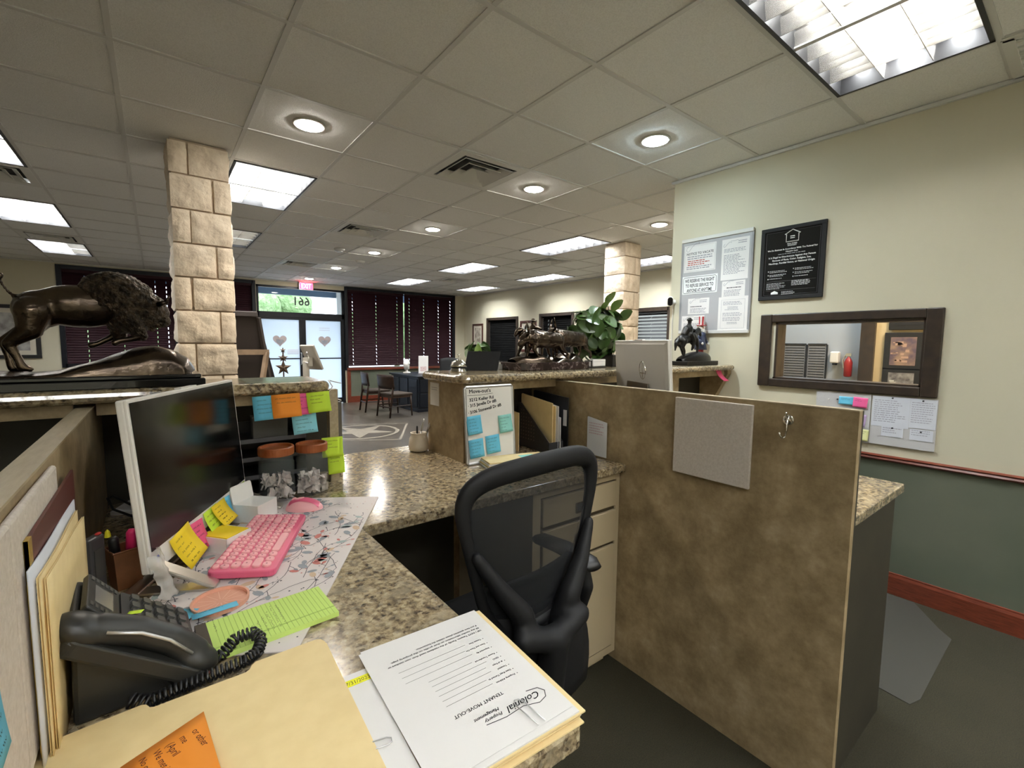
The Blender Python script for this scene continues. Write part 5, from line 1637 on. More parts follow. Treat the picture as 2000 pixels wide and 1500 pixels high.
pen('highlighter', 'black highlighter with a yellow tip in the leather pen cup', -.084, 1.262, DZ + .006, (R(6), R(-6), .5), .112, .0085, M_black, M_black)
tag(mk('pen_tip', G().lathe([(.006, 0), (.004, .012), (.001, .016)], 8, Matrix.Translation((-.097, 1.252, DZ + .117))), M_hy), 'yellow felt tip standing on the black highlighter', 'pen')
t = thing('remote_control', 'dark grey upright handset with a red lamp left of the pen cup', 'remote', (-.118, 1.215, DZ), R(62))
mk('shell', G().bx(-.022, .022, -.010, .010, .0005, .135), mat('grey_dark', (.07, .07, .075), .4), t, bev=.005)
mk('red_lamp', G().ell((.012, -.004, .137), (.007, .005, .003)), mat('lamp_red', (.7, .06, .05), .3), t, smooth=True)
mk('buttons', G().bx(-.012, .012, -.0115, -.010, .05, .11), M_phk, t)
t = thing('black_cable', 'black cable loop on the worktop behind the computer', 'cable', (0, 0, 0))
mk('wire', G().tube([(.02, 1.60, DZ + .005), (-.05, 1.66, DZ + .012), (-.12, 1.76, DZ + .03), (-.135, 1.82, DZ + .05), (-.12, 1.80, DZ + .058), (-.05, 1.70, DZ + .03), (.05, 1.60, DZ + .006), (.02, 1.45, DZ + .005), (-.05, 1.32, DZ + .005)], .0035, 6), M_black, t, smooth=True)
tag(mk('white_envelope', G().prism([(-.13, 1.80), (.05, 1.72), (.09, 1.84), (-.09, 1.90)], DZ + .0006, DZ + .012), M_paper), 'white envelope lying behind the computer near the cable loop', 'envelope')

# ================================================================ papers on the near corner
t = thing('manila_folder', 'large manila folder lying in the foreground with an orange note', 'folder', (0, 0, DZ + .016))
pf = [(-.150, .40), (.196, .40), (.196, .49), (.207, .782), (.203, .792), (.196, .796), (.104, .796), (.098, .790), (.094, .782), (.088, .778), (-.024, .778), (-.029, .781), (-.033, .790), (-.039, .793), (-.138, .786), (-.148, .775)]
mk('cover', G().prism(pf, .0012, .0020), M_manila, t)
mk('back_cover', G().prism([(x + .002, y - .004) for x, y in pf], -.0008, .0002), M_manila, t)
mk('contents', G().bx(-.14, .185, .41, .765, .0003, .0011), M_paper, t)
def support(x0, x1, y0, y1, z0, z1, name, label, m, cat='paper'):
    o = mk(name, G().bx(x0, x1, y0, y1, z0, z1), m)
    return tag(o, label, cat)
MO = Matrix.Translation((-.056, .684, DZ + .0185)) @ Matrix.Rotation(R(25), 4, 'Z')
o = note('orange sticky note with handwriting on the manila folder in the foreground', 'orange', MO, .095, .125, .014, 0, 41, skew=-.5)
gg = G()
for k, (s_, sz) in enumerate((('No one knew', .0105), ('We met in Office', .0115), ('(April', .0125), ('me', .012), ('or other', .012))):
    q = text_g(s_, sz, None, None, 'LEFT', .3)
    M = frame_M((.018 + k * .0145, -.010 - .003 * k, .003 + .012 * .25), (.18, -1, 0), (1, .18, 0))
    gg = join(gg, G(M).add([tuple(v) for v in q.v], q.f))
def lift(v):
    d = -v.y / .125
    return Vector((v.x - .5 * d * .095, v.y, .0020 + .014 * max(d, 0) ** 1.6))
gg.v = [lift(v) for v in gg.v]
mk('handwriting', gg, M_inkred if False else mat('ink_brown', (.10, .025, .01), .8), o)
# stack of case papers under the printed form
t = thing('file_stack', 'stack of manila files and papers at the granite corner below the printed form', 'file', (.35, .565, DZ), R(-3))
for k, (dx, dy, m) in enumerate(((.004, -.006, M_manila), (.008, .004, M_paper), (.002, .0, M_manila), (.006, .003, M_paper), (.010, -.002, M_manila), (.0, .0, M_paper))):
    mk('file', G().bx(-.112 + dx, .106 + dx, -.146 + dy, .148 + dy, .0005 + k * .0028, .0028 + k * .0028), m, t)
t = thing('printed_form', 'white printed tenant move-out form with a clip lying upside down on the files', 'form', (.343, .568, DZ + .0175), R(-2.2))
fw_, fh_ = .2159, .2794
mk('sheet', G().sheet(lambda u, v: (-fw_ / 2 + fw_ * u, -fh_ / 2 + fh_ * v, .0006), 4, 4), M_paper, t, solid=.0004)
# local frame of the print: the page is turned by 180 degrees
FM = Matrix.Translation((0, 0, .0012)) @ Matrix.Rotation(PI, 4, 'Z')
pr = G()
def pt(s_, size, x, y, **k):
    q = text_g(s_, size, FM @ Matrix.Translation((x, y, 0)), **k)
    for ox_, oy_ in ((0, 0), (.0002, .0001), (-.0001, .0002)): pr.add([(v.x + ox_, v.y + oy_, v.z) for v in q.v], q.f)
pt('Colonial', .0165, -.085, .088, shear=.35)
pt('Property', .0078, -.020, .090, shear=.35)
pt('Management', .0078, -.020, .081, shear=.35)
pt('TENANT MOVE-OUT', .0086, .0, .060, align='CENTER')
for k, (s_, lx) in enumerate((('Property Address', .032), ('Date Keys Turned In', .036), ('Tenants?', .020), ('# of Keys', .022), ('GDO', .014), ('Power Transferred', .034))):
    y = .040 - k * .0115
    pt('\u2022', .006, -.083, y)
    pt(s_, .0048, -.078, y)
    pr.add([(-.078 + lx + .008, y - .001, 0), (.040, y - .001, 0), (.040, y - .0004, 0), (-.078 + lx + .008, y - .0004, 0)], [(0, 1, 2, 3)], FM)
for k, (s_, lx) in enumerate((('Inspected By', .024), ('Date and Time On', .030), ('Tenant Due', .022))):
    y = -.034 - k * .0135
    pt('\u2022', .006, -.083, y)
    pt(s_, .0048, -.078, y)
    pr.add([(-.078 + lx + .008, y - .001, 0), (.070, y - .001, 0), (.070, y - .0004, 0), (-.078 + lx + .008, y - .0004, 0)], [(0, 1, 2, 3)], FM)
pt('VIP / KEYS Tenants, Family of the residents need their own vendors or', .0055, -.092, -.083, width=.172)
pt('fill any vendor information on their profile on the property page.', .0055, -.092, -.091, width=.164)
pt('If you have questions please contact the homeowner.', .0055, -.092, -.099, width=.118)
mk('print', pr, M_ink, t)
lg = G()
lg.tube([tuple(FM @ Vector(p)) for p in [(-.070, .080, 0), (-.088, .084, 0), (-.094, .094, 0), (-.088, .104, 0), (-.074, .108, 0), (-.05, .100, 0), (-.02, .102, 0), (.01, .098, 0)]], .0006, 4)
mk('logo_swoosh', lg, M_ink, t)
t = thing('paper_clip', 'large paper clip holding the top edge of the printed form', 'clip', (.343, .568, DZ + .0185), R(-2.2))
mk('wire', G().tube([tuple(FM @ Vector(p)) for p in [(-.058, .139, .0014), (-.054, .095, .0014), (-.050, .088, .0014), (-.044, .087, .0014), (-.040, .092, .0014), (-.046, .139, .0014)]], .0009, 6), M_alu, t, smooth=True)
t = thing('printed_form', 'plain white page partly under the manila folder, its yellow highlight showing', 'form', (.225, .545, DZ + .0008), R(-3))
mk('sheet', G().bx(-.108, .010, -.14, .135, 0, .014), M_paper, t)
mk('highlight', G().bx(-.03, .012, .108, .122, .0141, .0145), mat('hl_yellow', (.85, .82, .02), .7), t)
tx = text_g('7/31/2023', .011, Matrix.Translation((-.028, .1105, .0147)), .036)
mk('handwriting', tx, M_ink, t)
t = thing('paper_clip', 'paper clip peeping out from under the manila folder', 'clip', (.200, .533, DZ + .0158), R(-14))
mk('wire', G().tube([(-.03, .006, .0010), (.014, .006, .0010), (.020, .003, .0010), (.020, -.003, .0010), (.014, -.006, .0010), (-.03, -.006, .0010)], .0008, 6), M_alu, t, smooth=True)

# ================================================================ right wing of the worktop
t = thing('whiteboard', 'small whiteboard with a handwritten move-outs list leaning on the pedestal', 'whiteboard', (1.045, 1.650, DZ), R(0))
WM = Matrix.Rotation(R(-5.0), 4, 'X')
bw, bh = .266, .347
mk('board_face', G().bx(.006, bw - .006, .001, .010, .007, bh - .006, WM), M_whiteb, t)
fr = G()
fr.tube([(.010, .005, .006), (bw - .010, .005, .006), (bw - .004, .005, .012), (bw - .004, .005, bh - .012), (bw - .010, .005, bh - .006), (.010, .005, bh - .006), (.004, .005, bh - .012), (.004, .005, .012)], .0075, 8, WM, closed=True, upv=(0, 1, 0))
mk('board_frame', fr, M_alu, t)
wg = G()
FW = WM @ frame_M((0, .0003, 0), (1, 0, 0), (0, 0, 1))
for s_, sz, x, y, a, sh in (("Move-out's", .0235, .024, .314, .5, .113), ('3212 Keller Rd', .0195, .024, .278, 3, .128), ('\u00b7 315 Janelle Dr #B', .0195, .016, .252, 6, .152), ('\u00b7 3106 Stonewall Dr #B', .0195, .016, .222, 8, .180)):
    q = text_g(s_, sz, FW @ Matrix.Translation((x, y, 0)) @ Matrix.Rotation(R(a), 4, 'Z'), sh)
    for ox_, oz_ in ((0, 0), (.0006, 0), (0, .0006), (-.0006, .0002), (.0003, -.0005)):
        wg.add([(v.x + ox_, v.y, v.z + oz_) for v in q.v], q.f)
wg.strip([tuple(FW @ Vector(p)) for p in ((.014, .305, 0), (.08, .304, 0), (.150, .309, 0))], .0016, tuple(FW.to_3x3() @ Vector((0, 0, 1))))
mk('handwriting', wg, M_ink, t)
def bnote(label, col, x, z, a, seed, curl=.006):
    M = Matrix.Translation((1.045, 1.650, DZ)) @ WM @ frame_M((x, -.0003, z), (1, 0, 0), (0, 0, 1)) @ Matrix.Rotation(R(a), 4, 'Z')
    note(label, col, M, .076, .082, curl, 5, seed, group='notes on the small whiteboard')
bnote('blue sticky note on the whiteboard, upper left one', 'blue', .002, .213, 3, 51)
bnote('aqua sticky note at the right edge of the whiteboard', 'aqua', .172, .204, 3, 52)
bnote('blue sticky note on the whiteboard, lower left one', 'blue', .009, .110, 3, 53, .004)
bnote('blue sticky note on the whiteboard, lower right one', 'blue', .098, .118, 3, 54, .004)
t = thing('paper_tag', 'white paper tag with small print on the left face of the right pedestal', 'tag', (1.055, 1.962, 1.23))
mk('sheet', G().bx(-.0012, -.0002, -.044, .044, -.055, .055), M_paper, t)
mk('print', lines_g(frame_M((-.0016, .044, 0), (0, -1, 0), (0, 0, 1)), .014, .076, .030, 2, .010, .003, .1, 5), M_inkgrey, t)
# cream pot with pens
t = thing('pen_pot', 'small cream ceramic pot with pens at the back of the worktop', 'pot', (1.003, 2.032, DZ))
mk('pot', G().lathe([(.030, .0005), (.046, .006), (.049, .03), (.044, .066), (.036, .080), (.038, .088), (.041, .092), (.037, .093), (.033, .082), (.040, .06), (.042, .03), (.02, .008)], 28), mat('ceramic_cream', (.70, .62, .50), .4), t, smooth=True)
for k, (dx, dy, lx, ly, m1) in enumerate(((-.004, .006, 16, 4, M_alu), (.010, -.002, 20, -6, M_alu), (-.010, -.008, 4, 10, M_black))):
    pen('pen', ('silver pen leaning in the cream pot', 'second silver pen leaning in the cream pot, farther right', 'black pen in the cream pot')[k], 1.003 + dx, 2.032 + dy, DZ + .010, (R(-ly), R(lx), 0), (.150, .150, .115)[k], .0042, m1, m1, 'pens in the cream pot')
# lying files with an aqua flag
t = thing('manila_folder', 'pile of manila folders lying in front of the whiteboard with an aqua flag', 'folder', (1.255, 1.572, DZ), R(-14))
for k in range(4):
    mk('file', G().bx(-.165 + .004 * k, .155 - .006 * k, -.062, .062 - .003 * k, .0005 + k * .007, .006 + k * .007), (M_paper, M_manila, M_paper, M_manila)[k], t)
mk('flag', G().bx(.015, .085, -.03, .02, .0272, .0277), NOTE['aqua'], t)
# magazine holder
t = thing('magazine_holder', 'black perforated magazine file holding folders beside the right divider', 'holder', (1.475, 1.60, DZ), R(-4))
side = [(.0, .0), (.265, .0), (.265, .225), (.235, .225), (.0, .055)]
M_hold = mat('holder_black', (.028, .029, .031), .5)
SM = lambda x: Matrix(((0, 0, 1, x), (1, 0, 0, 0), (0, 1, 0, 0.001), (0, 0, 0, 1)))
mk('side', G().prism(side, 0, .003, SM(0)), M_hold, t)
mk('side', G().prism(side, 0, .003, SM(.085)), M_hold, t)
mk('back', G().bx(0, .088, .262, .265, .001, .226), M_hold, t)
mk('front', G().bx(0, .088, 0, .003, .001, .056), M_hold, t)
mk('base', G().bx(0, .088, 0, .265, .001, .004), M_hold, t)
g = G()
for r_ in range(9):
    for c_ in range(6):
        y, z = .235 - c_ * .022, .190 - r_ * .018
        if z < .055 + (y / .235) * .16 - .01 and z > .02 and y > .01: g.prism([(y + .0032 * math.cos(2 * PI * k / 6), z + .0032 * math.sin(2 * PI * k / 6)) for k in range(6)], -.0006, .0001, SM(0))
mk('perforations', g, mat('hole_tan', (.13, .11, .08), .8), t, kind='stuff')
def standing(name, label, x, y0, y1, h0, h1, m, cat='folder', tilt=0, th=.002, rz=0, seed=0):
    t = thing(name, label, cat, (x, y0, DZ + .0055), rz)
    t.rotation_euler = (0, R(tilt), rz)
    L = y1 - y0
    mk('cover', G().prism([(0, 0), (L, 0), (L, h1), (L * .97, h1 + .004), (0, h0)], -th / 2, th / 2, Matrix(((0, 0, 1, 0), (1, 0, 0, 0), (0, 1, 0, 0), (0, 0, 0, 1)))), m, t)
    return t
standing('manila_folder', 'tall manila folder standing in the black magazine file', 1.505, 1.61, 1.85, .240, .265, M_manila)
standing('manila_folder', 'second manila folder just behind the tall one in the magazine file', 1.515, 1.60, 1.85, .225, .250, M_manila)
t = standing('paper_sheaf', 'white printed papers standing in the magazine file behind the manila folders', 1.530, 1.595, 1.82, .225, .250, M_paperb, 'paper')
mk('print', lines_g(frame_M((-.0016, .2, 0), (0, -1, 0), (0, 0, 1)), .02, .16, .20, 10, .014, .004, .4, 6), M_inkgrey, t)
t = standing('paper_sheaf', 'short white card standing in front in the magazine file', 1.541, 1.59, 1.66, .170, .175, M_paper, 'card')
t = standing('binder', 'black folder with a white label leaning on the right divider', 1.600, 1.60, 1.86, .262, .276, M_black, 'binder', 0, .008)
mk('label', G().bx(-.0052, -.0042, .006, .03, .12, .20), M_paper, t)
t = standing('manila_folder', 'manila folder leaning in the dark niche right of the whiteboard', 1.385, 1.72, 1.90, .190, .215, M_manila, rz=R(12))
t = standing('paper_map', 'white leaflet with pink and grey print leaning on the right divider', 1.632, 1.378, 1.50, .165, .178, M_paperb, 'leaflet', 0, .0015)
g = lines_g(frame_M((-.0011, .115, 0), (0, -1, 0), (0, 0, 1)), .005, .10, .15, 5, .012, .005, .3, 7)
mk('print', g, mat('print_mauve', (.55, .42, .50), .8), t)
tag(mk('paper_scrap', G().bx(1.40, 1.44, 1.88, 1.905, DZ + .001, DZ + .235), NOTE['orange']), 'orange paper scrap deep in the dark niche behind the magazine file', 'paper')
# hook on the divider
t = thing('wall_hook', 'small polished metal hook on the right divider panel', 'hook', (1.64, .620, 1.235))
mk('plate', G().lathe([(.002, -.004), (.016, -.004), (.018, -.001), (.018, 0), (.002, 0)], 20, Matrix.Rotation(-PI / 2, 4, 'Y') @ Matrix.Rotation(PI, 4, 'X')), M_chrome, t, smooth=True)
mk('prong', G().tube([(-.006, 0, .010), (-.006, 0, -.035), (-.012, .003, -.055), (-.026, .006, -.060), (-.034, .010, -.048), (-.034, .012, -.040)], .0032, 8), M_chrome, t, smooth=True)
mk('upper_prong', G().tube([(-.006, 0, .008), (-.014, 0, .018), (-.022, 0, .026)], .003, 8), M_chrome, t, smooth=True)
# things on the next workstation
t = thing('picture_frame', 'thin wooden desk frame beyond the right divider', 'frame', (1.715, .53, DZ), R(15))
mk('frame', G().bx(-.006, .0, -.05, .05, .0005, .085), M_lamedge, t)
tag(mk('white_sheet', G().prism([(1.74, .50), (1.95, .56), (1.90, .78), (1.70, .72)], DZ + .0006, DZ + .0016), M_paper), 'white sheet of paper on the next worktop beyond the right divider', 'paper')
t = thing('tape_dispenser', 'black desk gadget beyond the right divider top', 'dispenser', (1.715, .66, DZ))
mk('body', G().bx(-.02, .02, -.03, .03, .0005, .10), M_black, t, bev=.01)
mk('head', G().bx(-.01, .03, -.04, .0, .085, .13), M_black, t, bev=.008)
# ================================================================ statues on the counters
def fur(o, size, strength):
    tx = bpy.data.textures.new('fur', 'CLOUDS')
    tx.noise_scale = size
    tx.noise_depth = 3
    d = o.modifiers.new('disp', 'DISPLACE')
    d.texture = tx
    d.strength = strength
    d.mid_level = .5
t = thing('bison_statue', 'large bronze statue of a charging bison on a black plinth', 'statue', (0, 1.80, TZ))
g = G()
ZB = -TZ
def B(x, z, y=0): return (x, y, z + ZB)
g.ell(B(-.165, 1.568), (.110, .054, .060), None, 20, 12).ell(B(-.245, 1.556), (.058, .050, .052), None, 18, 12).ell(B(-.10, 1.58), (.075, .052, .060), None, 18, 12)
g.limb([B(-.255, 1.548, -.03), B(-.262, 1.50, -.036), B(-.305, 1.462, -.036), B(-.290, 1.425, -.036), B(-.282, 1.398, -.036)], [.042, .028, .014, .010, .012])
g.limb([B(-.25, 1.545, .03), B(-.275, 1.50, .036), B(-.325, 1.468, .036), B(-.318, 1.43, .036), B(-.312, 1.395, .036)], [.042, .026, .013, .010, .012])
g.limb([B(-.282, 1.40, -.036), B(-.268, 1.393, -.036)], [.012, .008]).limb([B(-.312, 1.397, .036), B(-.298, 1.390, .036)], [.012, .008])
g.limb([B(-.285, 1.585), B(-.297, 1.592), B(-.310, 1.612), B(-.318, 1.632), B(-.314, 1.642)], [.008, .005, .004, .005, .008], 8)
mk('body', g, M_bronze, t, remesh=.0045)
g = G()
g.ell(B(-.080, 1.600), (.092, .062, .071), None, 22, 14, (0, .25, 0)).ell(B(-.015, 1.565), (.052, .046, .052), None, 18, 12, (0, .5, 0)).ell(B(-.055, 1.545), (.06, .05, .055), None, 18, 12)
g.limb([B(.005, 1.56), B(.022, 1.533)], [.036, .020]).limb([B(.0, 1.53), B(-.005, 1.508)], [.022, .008])
g.limb([B(-.058, 1.535, -.03), B(-.040, 1.505, -.034), B(-.030, 1.488, -.034)], [.034, .024, .016])
g.limb([B(-.085, 1.53, .03), B(-.085, 1.495, .034)], [.032, .022])
o = mk('mane', g, M_bronzefur, t, remesh=.0035, label='shaggy rough bronze mane, head and chaps')
fur(o, .012, .010)
mk('front_leg', G().limb([B(-.030, 1.488, -.034), B(-.055, 1.477, -.034), B(-.082, 1.472, -.034), B(-.092, 1.466, -.034)], [.013, .009, .008, .010], 8), M_bronze, t, remesh=.003)
mk('front_leg', G().limb([B(-.085, 1.495, .034), B(-.108, 1.478, .034), B(-.135, 1.462, .034), B(-.148, 1.458, .034)], [.014, .009, .008, .010], 8), M_bronze, t, remesh=.003)
g = G()
for s in (-1, 1): g.limb([B(.015, 1.583, s * .036), B(.032, 1.590, s * .048), B(.040, 1.608, s * .050)], [.008, .006, .002], 8)
mk('horns', g, M_bronze, t, smooth=True)
g = G()
prof = [(-.48, .075), (-.40, .060), (-.34, .050), (-.27, .045), (-.21, .050), (-.16, .072), (-.11, .092), (-.05, .108), (.0, .116), (.045, .112), (.075, .085), (.092, .045)]
rr = random.Random(9)
def mound(u, v):
    k = u * (len(prof) - 1)
    i = min(int(k), len(prof) - 2)
    f = k - i
    x = prof[i][0] + (prof[i + 1][0] - prof[i][0]) * f
    h = prof[i][1] + (prof[i + 1][1] - prof[i][1]) * f
    a = PI * v
    return (x + .006 * math.sin(9 * v + 4 * u), -.092 * math.cos(a) * (1 - .15 * (u > .9) * (u - .9) * 10), .032 + (h - .032) * (max(0, math.sin(a)) ** .55) * (1 + .10 * math.sin(17 * u + 6 * v) * math.sin(a)))
g.sheet(mound, 40, 16)
mk('mound', g, M_bronze, t, smooth=True)
mk('plinth', G().bx(-.55, .118, -.112, .112, .0005, .024).bx(-.545, .108, -.103, .103, .024, .036), M_blackgl, t, bev=.003)

t = thing('cattle_statue', 'bronze statue of two running longhorn cattle and a rider on a marble base', 'statue', (0, 1.90, TZ))
mk('marble_base', G().prism([(1.462 + x, y) for x, y in [(0, -.09), (.04, -.115), (.48, -.115), (.535, -.08), (.535, .08), (.48, .10), (.04, .10), (0, .08)]], .0005, .042), M_marble, t, bev=.004)
def mound2(u, v):
    x = 1.475 + .50 * u
    a = PI * v
    h = .075 + .02 * math.sin(9 * u) + .012 * math.sin(23 * u + 3 * v)
    e = math.sin(PI * min(1, max(0, u * .96 + .02))) ** .35
    return (x, -.095 * math.cos(a) * e, .041 + (h - .041) * math.sin(a) ** .6 * e)
mk('mound', G().sheet(mound2, 34, 12), M_bronze, t, smooth=True)
def steer(name, x0, d, y, zz, hd):
    """running steer; d=+1 head to the right"""
    g = G()
    P = lambda x, z, yy=0: (x0 + d * x, y + yy, z)
    g.limb([P(-.10, zz), P(-.02, zz + .002), P(.07, zz + .006)], [.044, .046, .050], 14)
    g.limb([P(.07, zz + .012), P(.115, zz + hd), P(.140, zz + hd - .012), P(.162, zz + hd - .034)], [.040, .030, .026, .016], 12)
    for s in (-1, 1):
        g.limb([P(.07, zz - .005, s * .02), P(.085, zz - .05, s * .022), P(.075 + s * .02, zz - .085, s * .022), P(.06 + s * .03, zz - .10, s * .022)], [.022, .012, .007, .008], 8)
        g.limb([P(-.10, zz, s * .02), P(-.115, zz - .045, s * .022), P(-.145 + s * .02, zz - .075, s * .022), P(-.135 + s * .03, zz - .105, s * .022)], [.028, .014, .008, .009], 8)
    g.limb([P(-.135, zz + .01), P(-.16, zz), P(-.165, zz - .06)], [.007, .005, .006], 6)
    o = mk(name, g, M_bronze, t, remesh=.004)
    fur(o, .02, .006)
    h = G()
    for s in (-1, 1):
        h.limb([P(.122, zz + hd + .014, s * .014), P(.120 - s * .022, zz + hd + .024, s * .045), P(.118 - s * .042, zz + hd + .050, s * .060), P(.118 - s * .046, zz + hd + .080, s * .058)], [.0085, .0075, .0055, .0015], 8)
    mk('horns', h, M_bronze, o, smooth=True)
steer('steer', 1.865, -1, -.02, .168, .034)
steer('steer', 1.655, -1, -.045, .160, .012)
g = G()
P = lambda x, z, y=.05: (x, y, z)
g.limb([P(1.76, .170), P(1.66, .176), P(1.595, .182)], [.035, .034, .036], 12).limb([P(1.595, .185), P(1.572, .212), P(1.550, .205), P(1.536, .182)], [.026, .018, .014, .009], 10)
for x, dx in ((1.60, -.05), (1.62, -.01), (1.75, .04), (1.73, .0)): g.limb([P(x, .16), P(x + dx * .6, .11), P(x + dx, .070)], [.02, .010, .008], 8)
g.limb([P(1.785, .175), P(1.82, .16), P(1.83, .12)], [.012, .010, .004], 8)
mk('horse', g, M_bronze, t, remesh=.004)
g = G()
g.limb([P(1.655, .195), P(1.660, .225)], [.020, .022]).ell(P(1.662, .253), (.013, .013, .016)).limb([P(1.66, .23), P(1.64, .215), P(1.62, .21)], [.010, .008, .007]).limb([P(1.66, .23, .03), P(1.695, .222, .02)], [.01, .008])
g.limb([P(1.65, .195, .03), P(1.63, .165, .01), P(1.635, .13, .01)], [.014, .011, .009])
g.ell(P(1.662, .266), (.026, .022, .004)).ell(P(1.662, .272), (.012, .012, .010))
mk('rider', g, M_bronze, t, remesh=.003)

t = thing('rider_statue', 'black statue of a cloaked rider on horseback at the counter end by the wall', 'statue', (.045, 1.80, TZ))
t.scale = (.947, .9, .96)
mk('base', G().bx(2.97, 3.40, -.08, .07, .0005, .032), M_bronzeblk, t, bev=.004)
def mound3(u, v):
    x = 2.98 + .40 * u
    a = PI * v
    e = math.sin(PI * min(1, u * .94 + .03)) ** .4
    return (x, -.07 * math.cos(a) * e, .030 + (.052 + .035 * u) * math.sin(a) ** .6 * e)
mk('mound', G().sheet(mound3, 24, 10), M_bronzeblk, t, smooth=True)
g = G()
P = lambda x, z, y=0: (x - .05, y, z)
g.limb([P(3.05, .185), P(3.12, .195), P(3.19, .205)], [.038, .036, .040], 14)
g.limb([P(3.20, .212), P(3.25, .245), P(3.275, .262)], [.032, .024, .020], 12).limb([P(3.275, .262), P(3.305, .225)], [.020, .011], 10)
g.limb([P(3.21, .19, -.022), P(3.235, .14, -.024), P(3.228, .09, -.024)], [.022, .012, .009], 8).limb([P(3.20, .19, .022), P(3.25, .15, .024), P(3.235, .115, .024)], [.022, .012, .009], 8)
g.limb([P(3.05, .175, -.022), P(3.035, .135, -.024), P(3.06, .105, -.024), P(3.055, .075, -.024)], [.028, .014, .010, .010], 8).limb([P(3.04, .175, .022), P(3.085, .135, .024), P(3.10, .105, .024), P(3.115, .08, .024)], [.028, .014, .010, .010], 8)
g.limb([P(3.015, .19), P(2.985, .16), P(2.975, .11)], [.014, .016, .006], 8)
o = mk('horse', g, M_bronzeblk, t, remesh=.0045)
g = G()
g.limb([P(3.125, .215), P(3.14, .265), P(3.145, .292)], [.038, .034, .018], 12).limb([P(3.145, .285), P(3.19, .262), P(3.23, .258)], [.018, .013, .010], 8)
g.limb([P(3.13, .225, -.03), P(3.16, .18, -.038), P(3.15, .13, -.038)], [.02, .014, .011], 8).limb([P(3.11, .26), P(3.075, .225)], [.03, .022], 10)
g.ell(P(3.150, .316), (.016, .015, .019))
g.ell(P(3.150, .332), (.036, .022, .007), None, 14, 6).ell(P(3.147, .338), (.018, .016, .012))
mk('rider', g, M_bronzeblk, t, remesh=.0035)

t = thing('nutcracker_figure', 'painted wooden figure with white hair and a red and white striped top hat', 'figurine', (3.372, 1.935, TZ))
t.scale = (.9, .9, .98)
M_bl = mat('figure_blue', (.035, .045, .09), .5)
M_rd = mat('figure_red', (.45, .03, .04), .5)
M_wh = mat('figure_white', (.68, .66, .62), .6)
M_sk = mat('figure_skin', (.62, .42, .32), .5)
mk('stand', G().bx(-.045, .045, -.04, .04, .0005, .03), M_black, t)
for s in (-1, 1):
    mk('boot', G().lathe([(.018, .03), (.018, .05), (.015, .085)], 12, Matrix.Translation((s * .018, 0, 0))), M_black, t, smooth=True)
    mk('leg', G().lathe([(.015, .085), (.017, .15)], 12, Matrix.Translation((s * .018, 0, 0))), M_rd, t, smooth=True)
    mk('arm', G().limb([(s * .042, 0, .235), (s * .055, -.01, .19), (s * .045, -.035, .165)], [.014, .013, .011]), M_bl, t, smooth=True)
    mk('hand', G().ell((s * .045, -.042, .160), (.011, .010, .011)), M_wh, t, smooth=True)
mk('coat', G().lathe([(.052, .11), (.044, .15), (.036, .185), (.040, .225), (.034, .248), (.012, .252)], 18), M_bl, t, smooth=True)
mk('head', G().lathe([(.020, .248), (.027, .258), (.027, .296), (.020, .302)], 16), M_sk, t, smooth=True)
g = G()
rr = random.Random(2)
for k in range(26):
    a = rr.uniform(0, 2 * PI)
    zz = rr.uniform(.250, .298)
    if -2.2 < a - PI < -.0 and False: continue
    g.ell((.025 * math.cos(a), .025 * math.sin(a) + .004, zz), (.010, .010, .012), None, 8, 5)
mk('hair', g, M_wh, t, smooth=True)
mk('beard', G().ell((0, -.026, .255), (.014, .010, .022)), M_wh, t, smooth=True)
hat = mk('hat_crown', G().lathe([(.024, .304), (.023, .335), (.026, .372), (.024, .373)], 18), M_wh, t)
g = G()
for k in range(5):
    a0, a1 = 2 * PI * k / 5, 2 * PI * (k + .5) / 5
    g.add([((r_ + .0006) * math.cos(a), (r_ + .0006) * math.sin(a), z_) for r_, z_ in ((.024, .304), (.023, .335), (.026, .372)) for a in (a0, (a0 + a1) / 2, a1)], [(0, 1, 4, 3), (1, 2, 5, 4), (3, 4, 7, 6), (4, 5, 8, 7)])
mk('hat_stripes', g, M_rd, t)
mk('hat_brim', G().lathe([(.024, .300), (.040, .301), (.040, .305), (.024, .306)], 18), M_rd, t)
# bell, counter sign, cards, plant
t = thing('service_bell', 'polished silver service bell on the corner of the right granite counter', 'bell', (1.155, 1.905, TZ))
mk('base', G().lathe([(.043, .0005), (.043, .006), (.036, .018), (.036, .022)], 28), M_chrome, t, smooth=True)
mk('rubber_ring', G().lathe([(.041, .021), (.041, .025), (.03, .026)], 28), M_black, t)
mk('dome', G().lathe([(.040, .026), (.039, .034), (.032, .048), (.020, .057), (.006, .060)], 28), M_chrome, t, smooth=True)
mk('plunger', G().lathe([(.005, .059), (.006, .066), (.003, .070), (.003, .082), (.008, .083), (.008, .086), (.002, .087)], 16), M_chrome, t, smooth=True)
t = thing('counter_sign', 'black slanted counter sign seen from behind next to the service bell', 'sign', (1.30, 1.93, TZ), R(-32))
g = G()
g.add([(-.085, 0, .001), (.085, 0, .001), (.105, .05, .098), (-.065, .05, .098), (-.085, .006, .001), (.085, .006, .001), (.105, .056, .098), (-.065, .056, .098)], [(0, 1, 2, 3), (7, 6, 5, 4), (0, 4, 5, 1), (1, 5, 6, 2), (2, 6, 7, 3), (3, 7, 4, 0)])
mk('panel', g, M_blackmat, t)
mk('foot', G().bx(-.08, .08, .0, .06, .0005, .004), M_blackmat, t)
t = thing('card_rack', 'clear acrylic rack of white cards left of the cattle statue', 'rack', (1.425, 1.985, TZ))
M_acr = see_mat('acrylic_clear', (.8, .8, .8), .65)
